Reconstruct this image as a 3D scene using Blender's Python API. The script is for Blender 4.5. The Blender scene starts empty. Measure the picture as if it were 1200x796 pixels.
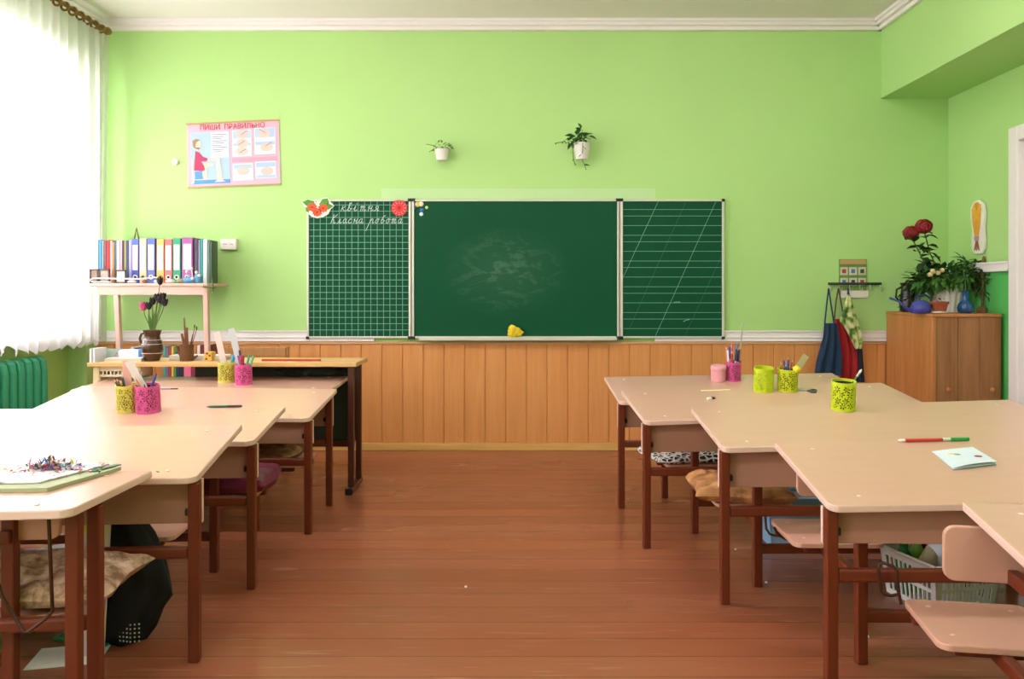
import bpy, bmesh, math, random
from mathutils import Vector, Matrix, Euler
random.seed(7)
SC = bpy.context.scene
COL = SC.collection
R = math.radians
F, CX, HY, EYE = 933.0, 612.0, 342.0, 1.10      # focal length in px, principal column, horizon row, camera height

# ---------------------------------------------------------------- materials
def lin(h):
    h = h.lstrip('#'); out = []
    for i in (0, 2, 4):
        c = int(h[i:i+2], 16)/255
        out.append(c/12.92 if c <= .04045 else ((c+.055)/1.055)**2.4)
    return (out[0], out[1], out[2], 1)
MATS = {}
def new_mat(name):
    m = bpy.data.materials.new(name); m.use_nodes = True
    nt = m.node_tree; b = nt.nodes['Principled BSDF']
    return m, nt, b
def mixc(nt, fac, a, b, mode='MIX'):
    n = nt.nodes.new('ShaderNodeMix'); n.data_type = 'RGBA'; n.blend_type = mode
    if isinstance(fac, (int, float)): n.inputs[0].default_value = fac
    else: nt.links.new(fac, n.inputs[0])
    for i, v in ((6, a), (7, b)):
        if isinstance(v, tuple): n.inputs[i].default_value = v
        else: nt.links.new(v, n.inputs[i])
    return n.outputs[2]
def mth(nt, op, a, b=None, c=None, clamp=False):
    n = nt.nodes.new('ShaderNodeMath'); n.operation = op; n.use_clamp = clamp
    for i, v in enumerate((a, b, c)):
        if v is None: continue
        if isinstance(v, (int, float)): n.inputs[i].default_value = v
        else: nt.links.new(v, n.inputs[i])
    return n.outputs[0]
def coords(nt, scale=(1, 1, 1), rot=(0, 0, 0), obj=True):
    tc = nt.nodes.new('ShaderNodeTexCoord'); mp = nt.nodes.new('ShaderNodeMapping')
    nt.links.new(tc.outputs['Object'], mp.inputs[0])
    mp.inputs['Scale'].default_value = scale; mp.inputs['Rotation'].default_value = rot
    return mp.outputs[0]
def noise(nt, vec, scale, detail=3, rough=.5):
    n = nt.nodes.new('ShaderNodeTexNoise'); nt.links.new(vec, n.inputs['Vector'])
    n.inputs['Scale'].default_value = scale; n.inputs['Detail'].default_value = detail
    n.inputs['Roughness'].default_value = rough
    return n.outputs[0]
def ramp(nt, fac, stops):
    n = nt.nodes.new('ShaderNodeValToRGB'); nt.links.new(fac, n.inputs[0])
    els = n.color_ramp.elements
    while len(els) < len(stops): els.new(.5)
    for e, (p, c) in zip(els, stops): e.position = p; e.color = c
    return n.outputs[0]
def bump(nt, b, h, strength=.2, dist=.01):
    n = nt.nodes.new('ShaderNodeBump'); n.inputs['Strength'].default_value = strength
    n.inputs['Distance'].default_value = dist
    nt.links.new(h, n.inputs['Height']); nt.links.new(n.outputs[0], b.inputs['Normal'])
def scl(c, k): return (min(1, c[0]*k), min(1, c[1]*k), min(1, c[2]*k), 1)
def M(name, hexc, rough=.5, var=.06, scale=12, bmp=0, stretch=(1, 1, 1), metal=0, spec=.5, coat=0):
    if name in MATS: return MATS[name]
    m, nt, b = new_mat(name); c = lin(hexc); v = coords(nt, stretch)
    n = noise(nt, v, scale)
    nt.links.new(mixc(nt, n, scl(c, 1-var), scl(c, 1+var)), b.inputs['Base Color'])
    b.inputs['Roughness'].default_value = rough; b.inputs['Metallic'].default_value = metal
    b.inputs['Specular IOR Level'].default_value = spec; b.inputs['Coat Weight'].default_value = coat
    if bmp: bump(nt, b, n, bmp)
    MATS[name] = m
    return m
def wood(name, hexc, dark, axis='z', rough=.45, scale=9, spec=.4):
    if name in MATS: return MATS[name]
    m, nt, b = new_mat(name)
    s = {'x': (.06, 1, 1), 'y': (1, .06, 1), 'z': (1, 1, .06)}[axis]
    v = coords(nt, s); n = noise(nt, v, scale*3, 5, .6); n2 = noise(nt, v, scale*12, 2)
    f = mth(nt, 'MULTIPLY_ADD', n2, .35, mth(nt, 'MULTIPLY', n, .65))
    nt.links.new(ramp(nt, f, [(.3, lin(dark)), (.62, lin(hexc))]), b.inputs['Base Color'])
    b.inputs['Roughness'].default_value = rough; b.inputs['Specular IOR Level'].default_value = spec
    bump(nt, b, n2, .06, .002)
    MATS[name] = m
    return m

# ---------------------------------------------------------------- mesh builder
class MB:
    def __init__(s): s.v = []; s.f = []; s.mi = []; s.cur = 0
    def add(s, vs, fs):
        o = len(s.v); s.v += [tuple(p) for p in vs]
        for q in fs: s.f.append([o+i for i in q]); s.mi.append(s.cur)
        return s
    def box(s, x0, x1, y0, y1, z0, z1, m=None):
        vs = [Vector(p) for p in ((x0,y0,z0),(x1,y0,z0),(x1,y1,z0),(x0,y1,z0),(x0,y0,z1),(x1,y0,z1),(x1,y1,z1),(x0,y1,z1))]
        if m: vs = [m @ p for p in vs]
        return s.add(vs, [(0,3,2,1),(4,5,6,7),(0,1,5,4),(1,2,6,5),(2,3,7,6),(3,0,4,7)])
    def prism(s, loop, off):
        """loop: 3-D points (counter-clockwise seen from +off), extruded by vector off"""
        n = len(loop); lo = [Vector(p) for p in loop]; hi = [p+Vector(off) for p in lo]
        return s.add(lo+hi, [tuple(range(n))[::-1], tuple(range(n, 2*n))]+[(i,(i+1)%n,n+(i+1)%n,n+i) for i in range(n)])
    def bar(s, a, b, w, h, up=(0,0,1)):
        a, b = Vector(a), Vector(b); d = (b-a).normalized(); u = Vector(up)
        x = d.cross(u)
        if x.length < 1e-4: x = d.cross(Vector((0,1,0)))
        x.normalize(); y = x.cross(d).normalized()
        vs = []
        for p in (a, b):
            for i, j in ((-1,-1),(1,-1),(1,1),(-1,1)): vs.append(p+x*i*w/2+y*j*h/2)
        return s.add(vs, [(0,1,2,3),(7,6,5,4),(0,4,5,1),(1,5,6,2),(2,6,7,3),(3,7,4,0)])
    def tube(s, pts, r, n=8, cap=True):
        pts = [Vector(p) for p in pts]; rs = r if isinstance(r, (list, tuple)) else [r]*len(pts)
        vs = []; fs = []; prev = None
        for i, p in enumerate(pts):
            t = (pts[min(i+1, len(pts)-1)]-pts[max(i-1, 0)])
            if t.length < 1e-9: t = Vector((0,0,1))
            t.normalize()
            if prev is None:
                prev = t.cross(Vector((0,0,1)) if abs(t.z) < .9 else Vector((1,0,0))).normalized()
            else:
                prev = (prev-t*prev.dot(t)).normalized()
            q = t.cross(prev)
            for k in range(n):
                a = 2*math.pi*k/n; vs.append(p+(prev*math.cos(a)+q*math.sin(a))*rs[i])
        for i in range(len(pts)-1):
            for k in range(n):
                fs.append((i*n+k, i*n+(k+1)%n, (i+1)*n+(k+1)%n, (i+1)*n+k))
        if cap: fs += [tuple(range(n))[::-1], tuple((len(pts)-1)*n+k for k in range(n))]
        return s.add(vs, fs)
    def lathe(s, prof, c=(0,0,0), n=24, m=None):
        """prof: (radius, z) from bottom to top"""
        vs = []; fs = []; c = Vector(c)
        for r, z in prof:
            for k in range(n):
                a = 2*math.pi*k/n; vs.append(c+Vector((r*math.cos(a), r*math.sin(a), z)))
        for i in range(len(prof)-1):
            for k in range(n): fs.append((i*n+k, i*n+(k+1)%n, (i+1)*n+(k+1)%n, (i+1)*n+k))
        if prof[0][0] > 1e-5: fs.append(tuple(range(n))[::-1])
        if prof[-1][0] > 1e-5: fs.append(tuple((len(prof)-1)*n+k for k in range(n)))
        if m: vs = [m @ p for p in vs]
        return s.add(vs, fs)
    def ball(s, c, r, nu=12, nv=8, m=None, jit=0):
        c = Vector(c); r = Vector(r) if not isinstance(r, (int, float)) else Vector((r,r,r))
        vs = [Vector((0,0,-1))]; fs = []
        for i in range(1, nv):
            b = -math.pi/2+math.pi*i/nv
            for k in range(nu):
                a = 2*math.pi*k/nu; vs.append(Vector((math.cos(b)*math.cos(a), math.cos(b)*math.sin(a), math.sin(b))))
        vs.append(Vector((0,0,1)))
        if jit: vs = [p*(1+random.uniform(-jit, jit)) for p in vs]
        vs = [Vector((p.x*r.x, p.y*r.y, p.z*r.z)) for p in vs]
        if m: vs = [m @ p for p in vs]
        vs = [p+c for p in vs]
        for k in range(nu): fs.append((0, 1+(k+1)%nu, 1+k))
        for i in range(nv-2):
            for k in range(nu):
                a = 1+i*nu; b2 = a+nu; fs.append((a+k, a+(k+1)%nu, b2+(k+1)%nu, b2+k))
        L = len(vs)-1; a = 1+(nv-2)*nu
        for k in range(nu): fs.append((a+k, a+(k+1)%nu, L))
        return s.add(vs, fs)
    def leaf(s, base, d, up, l, w, bend=.25):
        base, d, up = Vector(base), Vector(d).normalized(), Vector(up)
        x = d.cross(up)
        if x.length < 1e-3: x = Vector((1,0,0))
        x.normalize(); n = x.cross(d).normalized()
        t = .0012
        P = lambda u, k, h: base+d*(l*u)+x*(w*k)-n*(l*bend*u*u)+n*h
        row = [(0, 0), (.3, .42), (.65, .45), (1, 0)]
        top = [P(0,0,0), P(.3,.45,.1*w), P(.3,0,0), P(.3,-.45,.1*w), P(.65,.42,.1*w), P(.65,0,0), P(.65,-.42,.1*w), P(1,0,0)]
        return s.add(top, [(0,2,1),(0,3,2),(1,2,5,4),(2,3,6,5),(4,5,7),(5,6,7)])
    def build(s, name, mat, parent=None, smooth=None, bevel=0, seg=2, mods=None):
        me = bpy.data.meshes.new(name)
        vs = [Vector(p) for p in s.v]
        loc = Vector((0,0,0))
        if parent is None:
            lo = Vector([min(p[i] for p in vs) for i in range(3)]); hi = Vector([max(p[i] for p in vs) for i in range(3)])
            loc = Vector(((lo.x+hi.x)/2, (lo.y+hi.y)/2, lo.z)); vs = [p-loc for p in vs]
        me.from_pydata([tuple(p) for p in vs], [], s.f)
        ms = mat if isinstance(mat, (list, tuple)) else [mat]
        for m in ms: me.materials.append(m)
        if len(ms) > 1: me.polygons.foreach_set('material_index', s.mi)
        bm = bmesh.new(); bm.from_mesh(me); bmesh.ops.recalc_face_normals(bm, faces=bm.faces); bm.to_mesh(me); bm.free()
        if smooth is not None:
            me.polygons.foreach_set('use_smooth', [True]*len(me.polygons))
            me.set_sharp_from_angle(angle=R(smooth))
        o = bpy.data.objects.new(name, me); COL.objects.link(o)
        if parent is not None: o.parent = parent
        else: o.location = loc
        if bevel:
            bv = o.modifiers.new('bevel', 'BEVEL'); bv.width = bevel; bv.segments = seg; bv.limit_method = 'ANGLE'; bv.angle_limit = R(40)
        return o

def tag(o, label=None, cat=None, group=None, kind=None):
    if label: o['label'] = label
    if cat: o['category'] = cat
    if group: o['group'] = group
    if kind: o['kind'] = kind
    return o
def thing(name, label, cat, loc=(0,0,0), rotz=0, group=None, mat=None):
    o = bpy.data.objects.new(name, None); COL.objects.link(o); o.empty_display_size = .05
    if mat is not None: o.matrix_world = mat
    else: o.location = loc; o.rotation_euler = (0,0,rotz)
    return tag(o, label, cat, group)
def struct(name, mb, mat, bevel=0, smooth=None, seg=2):
    o = mb.build(name, mat, None, smooth, bevel, seg); o['kind'] = 'structure'; return o
def dup(root, loc=None, rotz=None, mat=None, label=None):
    r = root.copy(); COL.objects.link(r)
    if mat is not None: r.matrix_world = mat
    else:
        r.location = loc
        if rotz is not None: r.rotation_euler = (0,0,rotz)
    if label: r['label'] = label
    for ch in list(root.children):
        c = ch.copy(); COL.objects.link(c); c.parent = r
        for g in list(ch.children):
            d = g.copy(); COL.objects.link(d); d.parent = c
    return r
def at(px, py, d):           # point of the room seen at pixel (px,py), d metres in front of the camera
    return Vector(((px-CX)*d/F, d, EYE-(py-HY)*d/F))
def rx(px, d): return (px-CX)*d/F
def rz(py, d): return EYE-(py-HY)*d/F

# palette
GREEN = '#B7DB72'
M_wall = None
def wall_paint(name, hexc):
    m, nt, b = new_mat(name); c = lin(hexc); v = coords(nt)
    n = noise(nt, v, 1.3, 4); n2 = noise(nt, v, 60, 3)
    nt.links.new(mixc(nt, n, scl(c, .94), scl(c, 1.06)), b.inputs['Base Color'])
    b.inputs['Roughness'].default_value = .55; b.inputs['Specular IOR Level'].default_value = .35
    bump(nt, b, mth(nt, 'MULTIPLY_ADD', n2, .4, n), .12, .01)
    MATS[name] = m; return m
M_wall = wall_paint('light green wall paint', '#B4DF8B')
M_wall2 = wall_paint('deep green wall paint', '#5CC061')
M_niche = wall_paint('niche green wall paint', '#B2DA76')
M_white = M('white paint', '#F4EEEC', .5, .03, 6)
M_ceil = M('ceiling whitewash', '#EFEAE4', .8, .02, 3, .1)
M_wain = wood('honey wall panelling', '#DE9B5C', '#D38D50', 'z', .42, 5)
M_base = wood('pale baseboard wood', '#E2B76E', '#D09E55', 'x', .45, 5)
M_lam = M('pinkish beige laminate', '#D2A993', .2, .035, 30, .02, (.2, 1, 1), spec=.5)
M_edge = M('laminate edge band', '#E8C8B8', .4, .03, 12)
M_panel = M('brown chipboard panel', '#AD7F6B', .45, .05, 14)
M_leg = M('red brown painted wood', '#6C2C14', .38, .12, 18, .05, (1, 1, .2))
M_seat = M('pink laminated plywood', '#D2A18A', .4, .05, 18, .02)
M_black = M('black plastic', '#17171A', .45, .05)
M_dkmetal = M('dark brown steel rod', '#4A2A1C', .35, .1, 20, 0, metal=.3)
M_steel = M('bright steel', '#C8C8C4', .28, .05, 20, metal=.9)
M_paper = M('white paper', '#F3EFEA', .8, .02)

# ---------------------------------------------------------------- camera
cam_d = bpy.data.cameras.new('camera'); cam = bpy.data.objects.new('camera', cam_d); COL.objects.link(cam)
cam_d.sensor_width = 36; cam_d.lens = F/1200*36
cam_d.shift_x = (600-CX)/1200; cam_d.shift_y = -(HY-398)/1200*-1
cam.location = (0, 0, EYE); cam.rotation_euler = (R(90), 0, 0); cam_d.clip_start = .02
SC.camera = cam
SC.view_settings.view_transform = 'Standard'; SC.view_settings.look = 'None'
SC.view_settings.exposure = 0.66; SC.view_settings.gamma = 1.0; SC.view_settings.use_curve_mapping = False

# ---------------------------------------------------------------- room shell
D = 5.547; XL, XR, XB = -2.97, 2.97, 2.50; YB = -2.6; ZC = 2.985
# floor: painted boards running across the room
def floor_mat():
    m, nt, b = new_mat('red brown painted floorboards')
    tc = nt.nodes.new('ShaderNodeTexCoord'); sp = nt.nodes.new('ShaderNodeSeparateXYZ')
    nt.links.new(tc.outputs['Object'], sp.inputs[0])
    k = mth(nt, 'DIVIDE', sp.outputs[1], .125); fr = mth(nt, 'FRACT', k); fl = mth(nt, 'FLOOR', k)
    wn = nt.nodes.new('ShaderNodeTexWhiteNoise'); wn.noise_dimensions = '1D'; nt.links.new(fl, wn.inputs['W'])
    gap = mth(nt, 'LESS_THAN', fr, .022)
    v = coords(nt, (.12, 1, 1)); g = noise(nt, v, 34, 5, .65); v2 = coords(nt, (.22, 1, 1)); worn = noise(nt, v2, 2.2, 3, .5)
    fine = noise(nt, coords(nt, (.3, 1, 1)), 60, 3)
    base = mixc(nt, wn.outputs[0], lin('#925439'), lin('#A26042'))
    base = mixc(nt, mth(nt, 'MULTIPLY', g, .5), base, lin('#84482C'))
    wf = ramp(nt, worn, [(.40, (0,0,0,1)), (.85, (1,1,1,1))])
    base = mixc(nt, mth(nt, 'MULTIPLY', wf, .45), base, lin('#AA755A'))
    scr = ramp(nt, noise(nt, coords(nt, (.08, 1, 1)), 55, 2), [(.62, (0,0,0,1)), (.80, (1,1,1,1))])
    base = mixc(nt, mth(nt, 'MULTIPLY', scr, .35), base, lin('#C09474'))
    dk = ramp(nt, noise(nt, coords(nt, (.35, 1, 1)), 1.1, 3, .5), [(.45, (0,0,0,1)), (.75, (1,1,1,1))])
    base = mixc(nt, mth(nt, 'MULTIPLY', dk, .4), base, lin('#74452C'))
    base = mixc(nt, mth(nt, 'MULTIPLY', gap, .7), base, lin('#4E2514'))
    nt.links.new(base, b.inputs['Base Color'])
    nt.links.new(mth(nt, 'MULTIPLY_ADD', worn, .16, .18), b.inputs['Roughness'])
    b.inputs['Specular IOR Level'].default_value = .45
    bump(nt, b, mth(nt, 'SUBTRACT', mth(nt, 'MULTIPLY', fine, .25), gap), .22, .004)
    return m
b = MB(); b.box(XL-.3, XR+.1, YB, D+.1, -.05, 0); struct('floor', b, floor_mat())
b = MB(); b.box(XL-.3, XR+.1, YB, D+.1, ZC, ZC+.05); struct('ceiling', b, M_ceil)
b = MB(); b.box(XL-.3, XR+.1, D, D+.12, 0, ZC); struct('wall_back', b, M_wall)
b = MB(); b.box(XL-.3, XR+.1, YB-.12, YB, 0, ZC); struct('wall_rear', b, M_wall)
# pale repainted patch above the board
M_patch = wall_paint('pale green touch up paint', '#BFE2A4')
b = MB(); b.box(rx(447,D), rx(768,D), D-.0015, D, rz(233,D), rz(221,D)); struct('trim_5', b, M_patch)
# left wall with three window openings and a radiator niche under the first
WZ0, WZ1 = .86, 2.57
WIN = [(3.15, 5.28), (.75, 2.65), (-1.75, .2)]
b = MB(); xo = XL-.13
b.box(XL-.3, XL, 5.43, D, 0, ZC)
b.box(XL-.3, XL, WIN[0][1], 5.43, WZ0-.06, ZC)
b.box(XL-.3, XL, YB, WIN[0][1], WZ1, ZC)
b.box(XL-.3, XL, WIN[1][1], WIN[0][0], 0, WZ1)
b.box(XL-.3, XL, WIN[2][1], WIN[1][0], 0, WZ1)
b.box(XL-.3, XL, YB, WIN[2][0], 0, WZ1)
b.box(XL-.3, XL, WIN[1][0], WIN[1][1], 0, WZ0-.06)
b.box(XL-.3, XL, WIN[2][0], WIN[2][1], 0, WZ0-.06)
struct('wall_left', b, M_wall)
b = MB(); b.box(XL-.3, xo, WIN[0][0], 5.43, 0, WZ0-.06); struct('wall_left_niche', b, M_niche)
for i, (y0, y1) in enumerate(WIN):
    root = bpy.data.objects.new('window_%d' % (i+1), None); COL.objects.link(root); root['kind'] = 'structure'
    root.location = (XL-.2, (y0+y1)/2, WZ0)
    hw = (y1-y0)/2; h = WZ1-WZ0
    f = MB(); x0, x1 = -.035, .035
    for ya, yb in ((-hw, -hw+.06), (hw-.06, hw), (-hw*.33-.035, -hw*.33+.035), (hw*.33-.035, hw*.33+.035)): f.box(x0, x1, ya, yb, 0, h)
    for za, zb in ((0, .07), (h-.06, h), (h*.72-.03, h*.72+.03)): f.box(x0, x1, -hw, hw, za, zb)
    f.build('window_frame', M_white, root, bevel=.006)
    g = MB(); g.box(-.003, .003, -hw+.05, hw-.05, .05, h-.05)
    gm = MATS.get('window glass')
    if not gm:
        gm, nt, bb = new_mat('window glass'); MATS['window glass'] = gm
        tr = nt.nodes.new('ShaderNodeBsdfTransparent'); gl = nt.nodes.new('ShaderNodeBsdfGlossy'); mx = nt.nodes.new('ShaderNodeMixShader')
        gl.inputs['Roughness'].default_value = .02; mx.inputs[0].default_value = .06
        nt.links.new(tr.outputs[0], mx.inputs[1]); nt.links.new(gl.outputs[0], mx.inputs[2])
        nt.links.new(mx.outputs[0], nt.nodes['Material Output'].inputs[0]); nt.nodes.remove(bb)
    g.build('window_pane', gm, root)
    s = MB(); s.box(-.06, .235, -hw-.0, hw+.0, -.06, 0); s.build('window_sill', M_white, root, bevel=.01)
# right side: dropped beam box, niche wall, deep green lower wall, chair rail, door frame
ZS = 2.447
b = MB(); b.box(XB, XR+.1, YB, D, ZS, ZC); struct('wall_right_beam', b, M_wall)
ZD = 1.225; DY0, DY1 = 3.75, 4.83
b = MB()
b.box(XR, XR+.1, DY1, D, ZD, ZS); b.box(XR, XR+.1, DY0, DY1, 2.08, ZS); b.box(XR, XR+.1, YB, DY0, ZD, ZS)
struct('wall_right', b, M_wall)
b = MB(); b.box(XR, XR+.1, DY1, D, 0, ZD); b.box(XR, XR+.1, YB, DY0, 0, ZD); struct('wall_right_lower', b, M_wall2)
b = MB()
for y0, y1 in ((DY1+.005, D), (YB, DY0)):
    b.box(XR-.022, XR, y0, y1, ZD, ZD+.062); b.box(XR-.03, XR, y0, y1, ZD+.048, ZD+.062); b.box(XR-.028, XR, y0, y1, ZD, ZD+.014)
struct('trim_1', b, M_white, .003)
b = MB(); b.box(XR-.024, XR+.1, DY1-.09, DY1, 0, 2.09); b.box(XR-.024, XR+.1, DY0, DY0+.09, 0, 2.09); b.box(XR-.024, XR+.1, DY0+.09, DY1-.09, 2.0, 2.09)
struct('trim_2', b, M_white, .008)
root = bpy.data.objects.new('door_1', None); COL.objects.link(root); root['kind'] = 'structure'; root.location = (XR+.05, (DY0+DY1)/2, 0)
hw = (DY1-DY0)/2-.09
l = MB(); l.box(-.02, .02, -hw, hw, .005, 2.0)
for z0, z1 in ((.15, .95), (1.1, 1.85)): l.box(-.028, -.015, -hw+.12, hw-.12, z0, z1)
l.build('door_leaf', M_white, root, bevel=.005)
h = MB(); h.tube([(-.025, -hw+.06, 1.02), (-.07, -hw+.06, 1.02), (-.075, -hw+.17, 1.02)], .009); h.build('door_handle', M_steel, root, smooth=40)
# crown moulding
def molding(loop_dir):
    pass
b = MB(); z = ZC
for dx, dz in ((.075, .022), (.058, .045), (.03, .07)):
    b.box(XL, XB, D-dx, D, z-dz, z)                       # back wall
    b.box(XB-dx, XB, YB, D, z-dz, z)                      # beam side
    b.box(XL, XL+dx, YB, D, z-dz, z)                      # window side
struct('trim_3', b, M_white, .004)
# wainscot of upright boards on the back wall
XC0 = 2.52                                                # cabinet side
b = MB(); pitch = .1431; x = -1.545-.1431*11; x0 = XL+.002
while x < XC0:
    a, c = max(x+.0016, x0), min(x+pitch-.0016, XC0)
    if c-a > .01: b.box(a, c, D-.022, D, .05, .738)
    x += pitch
b.box(XL, XC0+.4, D-.014, D, .05, .738)
struct('wall_back_panelling', b, M_wain, .0025, seg=1)
b = MB(); b.box(XL, XC0+.4, D-.03, D, .735, .752); struct('trim_4', b, wood('panelling cap wood', '#D9A377', '#C98F60', 'x', .45, 5), .003)
b = MB(); b.box(XL, XC0+.4, D-.034, D, 0, .05); struct('baseboard_back', b, M_base, .004)
b = MB()
for x0, x1 in ((XL, rx(439,D)), (rx(767,D), XC0+.42)):
    b.box(x0, x1, D-.018, D, .755, .83); b.box(x0, x1, D-.026, D, .818, .83); b.box(x0, x1, D-.024, D, .778, .79); b.box(x0, x1, D-.026, D, .755, .763)
struct('trim_6', b, M_white, .002)

# ---------------------------------------------------------------- daylight and added fill lamps
w = bpy.data.worlds.new('sky'); SC.world = w; w.use_nodes = True; nt = w.node_tree
bg = nt.nodes['Background']; bg.inputs[0].default_value = (1.0, .96, 1.04, 1); bg.inputs[1].default_value = WORLD_S = 9.3
for i, (y0, y1) in enumerate(WIN):
    ld = bpy.data.lights.new('window_portal', 'AREA'); ld.shape = 'RECTANGLE'; ld.size = y1-y0; ld.size_y = WZ1-WZ0
    ld.cycles.is_portal = True
    o = bpy.data.objects.new('window_portal', ld); COL.objects.link(o)
    o.matrix_world = Matrix.Translation((XL-.28, (y0+y1)/2, (WZ0+WZ1)/2)) @ Euler((R(90), 0, R(-90))).to_matrix().to_4x4()
# four fill lamps added out of view to brighten the room
def fill_lamp_mat():
    m, nt, b = new_mat('added fill lamp glow')
    b.inputs['Emission Color'].default_value = (1, .93, .97, 1); b.inputs['Emission Strength'].default_value = FILL_LAMP_S
    b.inputs['Base Color'].default_value = (.9, .9, .88, 1); return m
FILL_LAMP_S = 20.0
lm = fill_lamp_mat(); first = None
for i, (x, y, lab) in enumerate(((-1.2, 3.3, 'added fill lamp over the left rows of desks'), (1.2, 3.3, 'added fill lamp over the right rows of desks'),
                   (-1.2, .3, 'added fill lamp at the rear left of the room'), (1.2, .3, 'added fill lamp at the rear right of the room'))):
    t = thing('added_fill_lamp', lab, 'ceiling lamp', (x, y, ZC), 0, 'added fill lights')
    b = MB(); b.box(-.62, .62, -.09, .09, -.04, 0); b.build('housing', M_white, t, bevel=.006)
    b = MB(); b.box(-.6, .6, -.075, .075, -.075, -.04); b.build('diffuser', lm, t, bevel=.012)

# ---------------------------------------------------------------- curtains and rod
def curtain_mat():
    m, nt, bb = new_mat('sheer white curtain'); out = nt.nodes['Material Output']
    tl = nt.nodes.new('ShaderNodeBsdfTranslucent'); df = nt.nodes.new('ShaderNodeBsdfDiffuse'); tr = nt.nodes.new('ShaderNodeBsdfTransparent')
    c = (.80, .76, .76, 1)
    tl.inputs[0].default_value = c; df.inputs[0].default_value = c
    v = coords(nt, (1, 1, .3)); n = noise(nt, v, 22, 3)
    v3 = nt.nodes.new('ShaderNodeTexVoronoi'); v3.inputs['Scale'].default_value = 7; nt.links.new(coords(nt, (1, 1, .6)), v3.inputs['Vector'])
    lace = ramp(nt, v3.outputs['Distance'], [(.18, (0,0,0,1)), (.3, (1,1,1,1))])
    m1 = nt.nodes.new('ShaderNodeMixShader'); m1.inputs[0].default_value = .45
    nt.links.new(tl.outputs[0], m1.inputs[1]); nt.links.new(df.outputs[0], m1.inputs[2])
    m2 = nt.nodes.new('ShaderNodeMixShader')
    nt.links.new(mth(nt, 'MULTIPLY_ADD', lace, .06, mth(nt, 'MULTIPLY_ADD', n, -.16, .24)), m2.inputs[0])
    nt.links.new(m1.outputs[0], m2.inputs[1]); nt.links.new(tr.outputs[0], m2.inputs[2])
    nt.links.new(m2.outputs[0], out.inputs[0]); nt.nodes.remove(bb); return m
cm = curtain_mat()
XCUR = -2.84; ZROD = 2.885
def curtain(y0, y1, label):
    b = MB(); NY = int((y1-y0)*120); NZ = 34; vs = []; fs = []
    rnd = random.Random(3); ph = [rnd.uniform(0, 6) for _ in range(6)]
    for i in range(NY+1):
        y = y0+(y1-y0)*i/NY
        tooth = abs(((y/.098) % 1)-.5)*2; tooth = tooth*.06+.010*math.sin(y*31+ph[4])
        for j in range(NZ+1):
            k = j/NZ; zb = .735+tooth
            z = ZROD-.035-(ZROD-.035-zb)*k
            amp = .013+.006*k
            x = XCUR-.012+amp*math.sin(y*58+ph[0]+.8*math.sin(y*7+ph[1]))+.5*amp*math.sin(y*113+ph[2]+k)+.012*math.sin(y*9+ph[3]+2*k)
            vs.append((x, y, z))
    for i in range(NY):
        for j in range(NZ):
            a = i*(NZ+1)+j; fs.append((a, a+1, a+NZ+2, a+NZ+1))
    b.add(vs, fs)
    return tag(b.build('curtain', cm, None, 80), label, 'curtain')
curtain(2.7, 5.44, 'long sheer white curtain with scalloped hem nearest the chalkboard wall')
curtain(-.1, 2.66, 'long sheer white curtain over the window beside the rear desks')
rod = thing('curtain_rod', 'twisted dark gold curtain rod with rings below the ceiling', 'curtain rod', (XCUR, 5.45, ZROD))
gold = M('antique gold', '#8A6A35', .35, .2, 40, 0, metal=.6)
b = MB(); b.tube([(0, -4.2, 0), (0, -.02, 0)], .014, 10); b.build('pole', gold, rod, smooth=40)
b = MB(); b.lathe([(0,-.03),(.02,-.025),(.028,0),(.02,.025),(.012,.035)], (0,0,0), 14, Matrix.Rotation(R(90), 4, 'X')); b.build('finial', gold, rod, smooth=50)
ringm = MB(); n = 14
for k in range(n):
    pass
def torus(mb, c, Rr, r, axis='y', nu=18, nv=8):
    vs = []; fs = []
    for i in range(nu):
        a = 2*math.pi*i/nu
        for j in range(nv):
            t = 2*math.pi*j/nv; rr = Rr+r*math.cos(t); h = r*math.sin(t)
            p = {'y': (rr*math.cos(a), h, rr*math.sin(a)), 'z': (rr*math.cos(a), rr*math.sin(a), h), 'x': (h, rr*math.cos(a), rr*math.sin(a))}[axis]
            vs.append(Vector(c)+Vector(p))
    for i in range(nu):
        for j in range(nv):
            fs.append((i*nv+j, ((i+1)%nu)*nv+j, ((i+1)%nu)*nv+(j+1)%nv, i*nv+(j+1)%nv))
    mb.add(vs, fs); return mb
rg = torus(MB(), (0,0,0), .024, .008).build('ring', gold, rod, smooth=60); rg.location = (0, -.08, -.012)
for k in range(1, 26):
    c = rg.copy(); COL.objects.link(c); c.location = (0, -.08-.085*k, -.012)
for k in (.03, 2.2, 4.1):
    b = MB(); b.bar((-.13, -k-.01, 0), (0, -k-.01, 0), .012, .02); b.bar((-.13, -k-.01, -.03), (-.13, -k-.01, .03), .03, .008); b.build('wall_bracket', gold, rod)

# ---------------------------------------------------------------- radiator
rad = thing('radiator', 'green cast iron radiator under the curtained window', 'radiator', (-3.015, 4.6, 0))
rm = M('green radiator enamel', '#3FB284', .35, .06, 10)
sec = MB()
prof = [(-.05, .09), (.05, .09), (.055, .12), (.055, .62), (.045, .675), (.02, .70), (-.02, .70), (-.045, .675), (-.055, .62), (-.055, .12)]
sec.prism([(x, -.027, z) for x, z in prof], (0, .054, 0))
s0 = sec.build('radiator_section', rm, rad, bevel=.012, seg=3); s0.location = (0, .35, 0)
for k in range(1, 13):
    c = s0.copy(); COL.objects.link(c); c.location = (0, .35-.076*k, 0)
b = MB()
for z in (.16, .62): b.tube([(0, -.60, z), (0, .40, z)], .022, 12)
b.tube([(0, -.58, .16), (0, -.58, 0)], .014, 10); b.tube([(0, .38, .16), (0, .38, 0)], .014, 10)
b.build('pipe', rm, rad, smooth=40)

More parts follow.
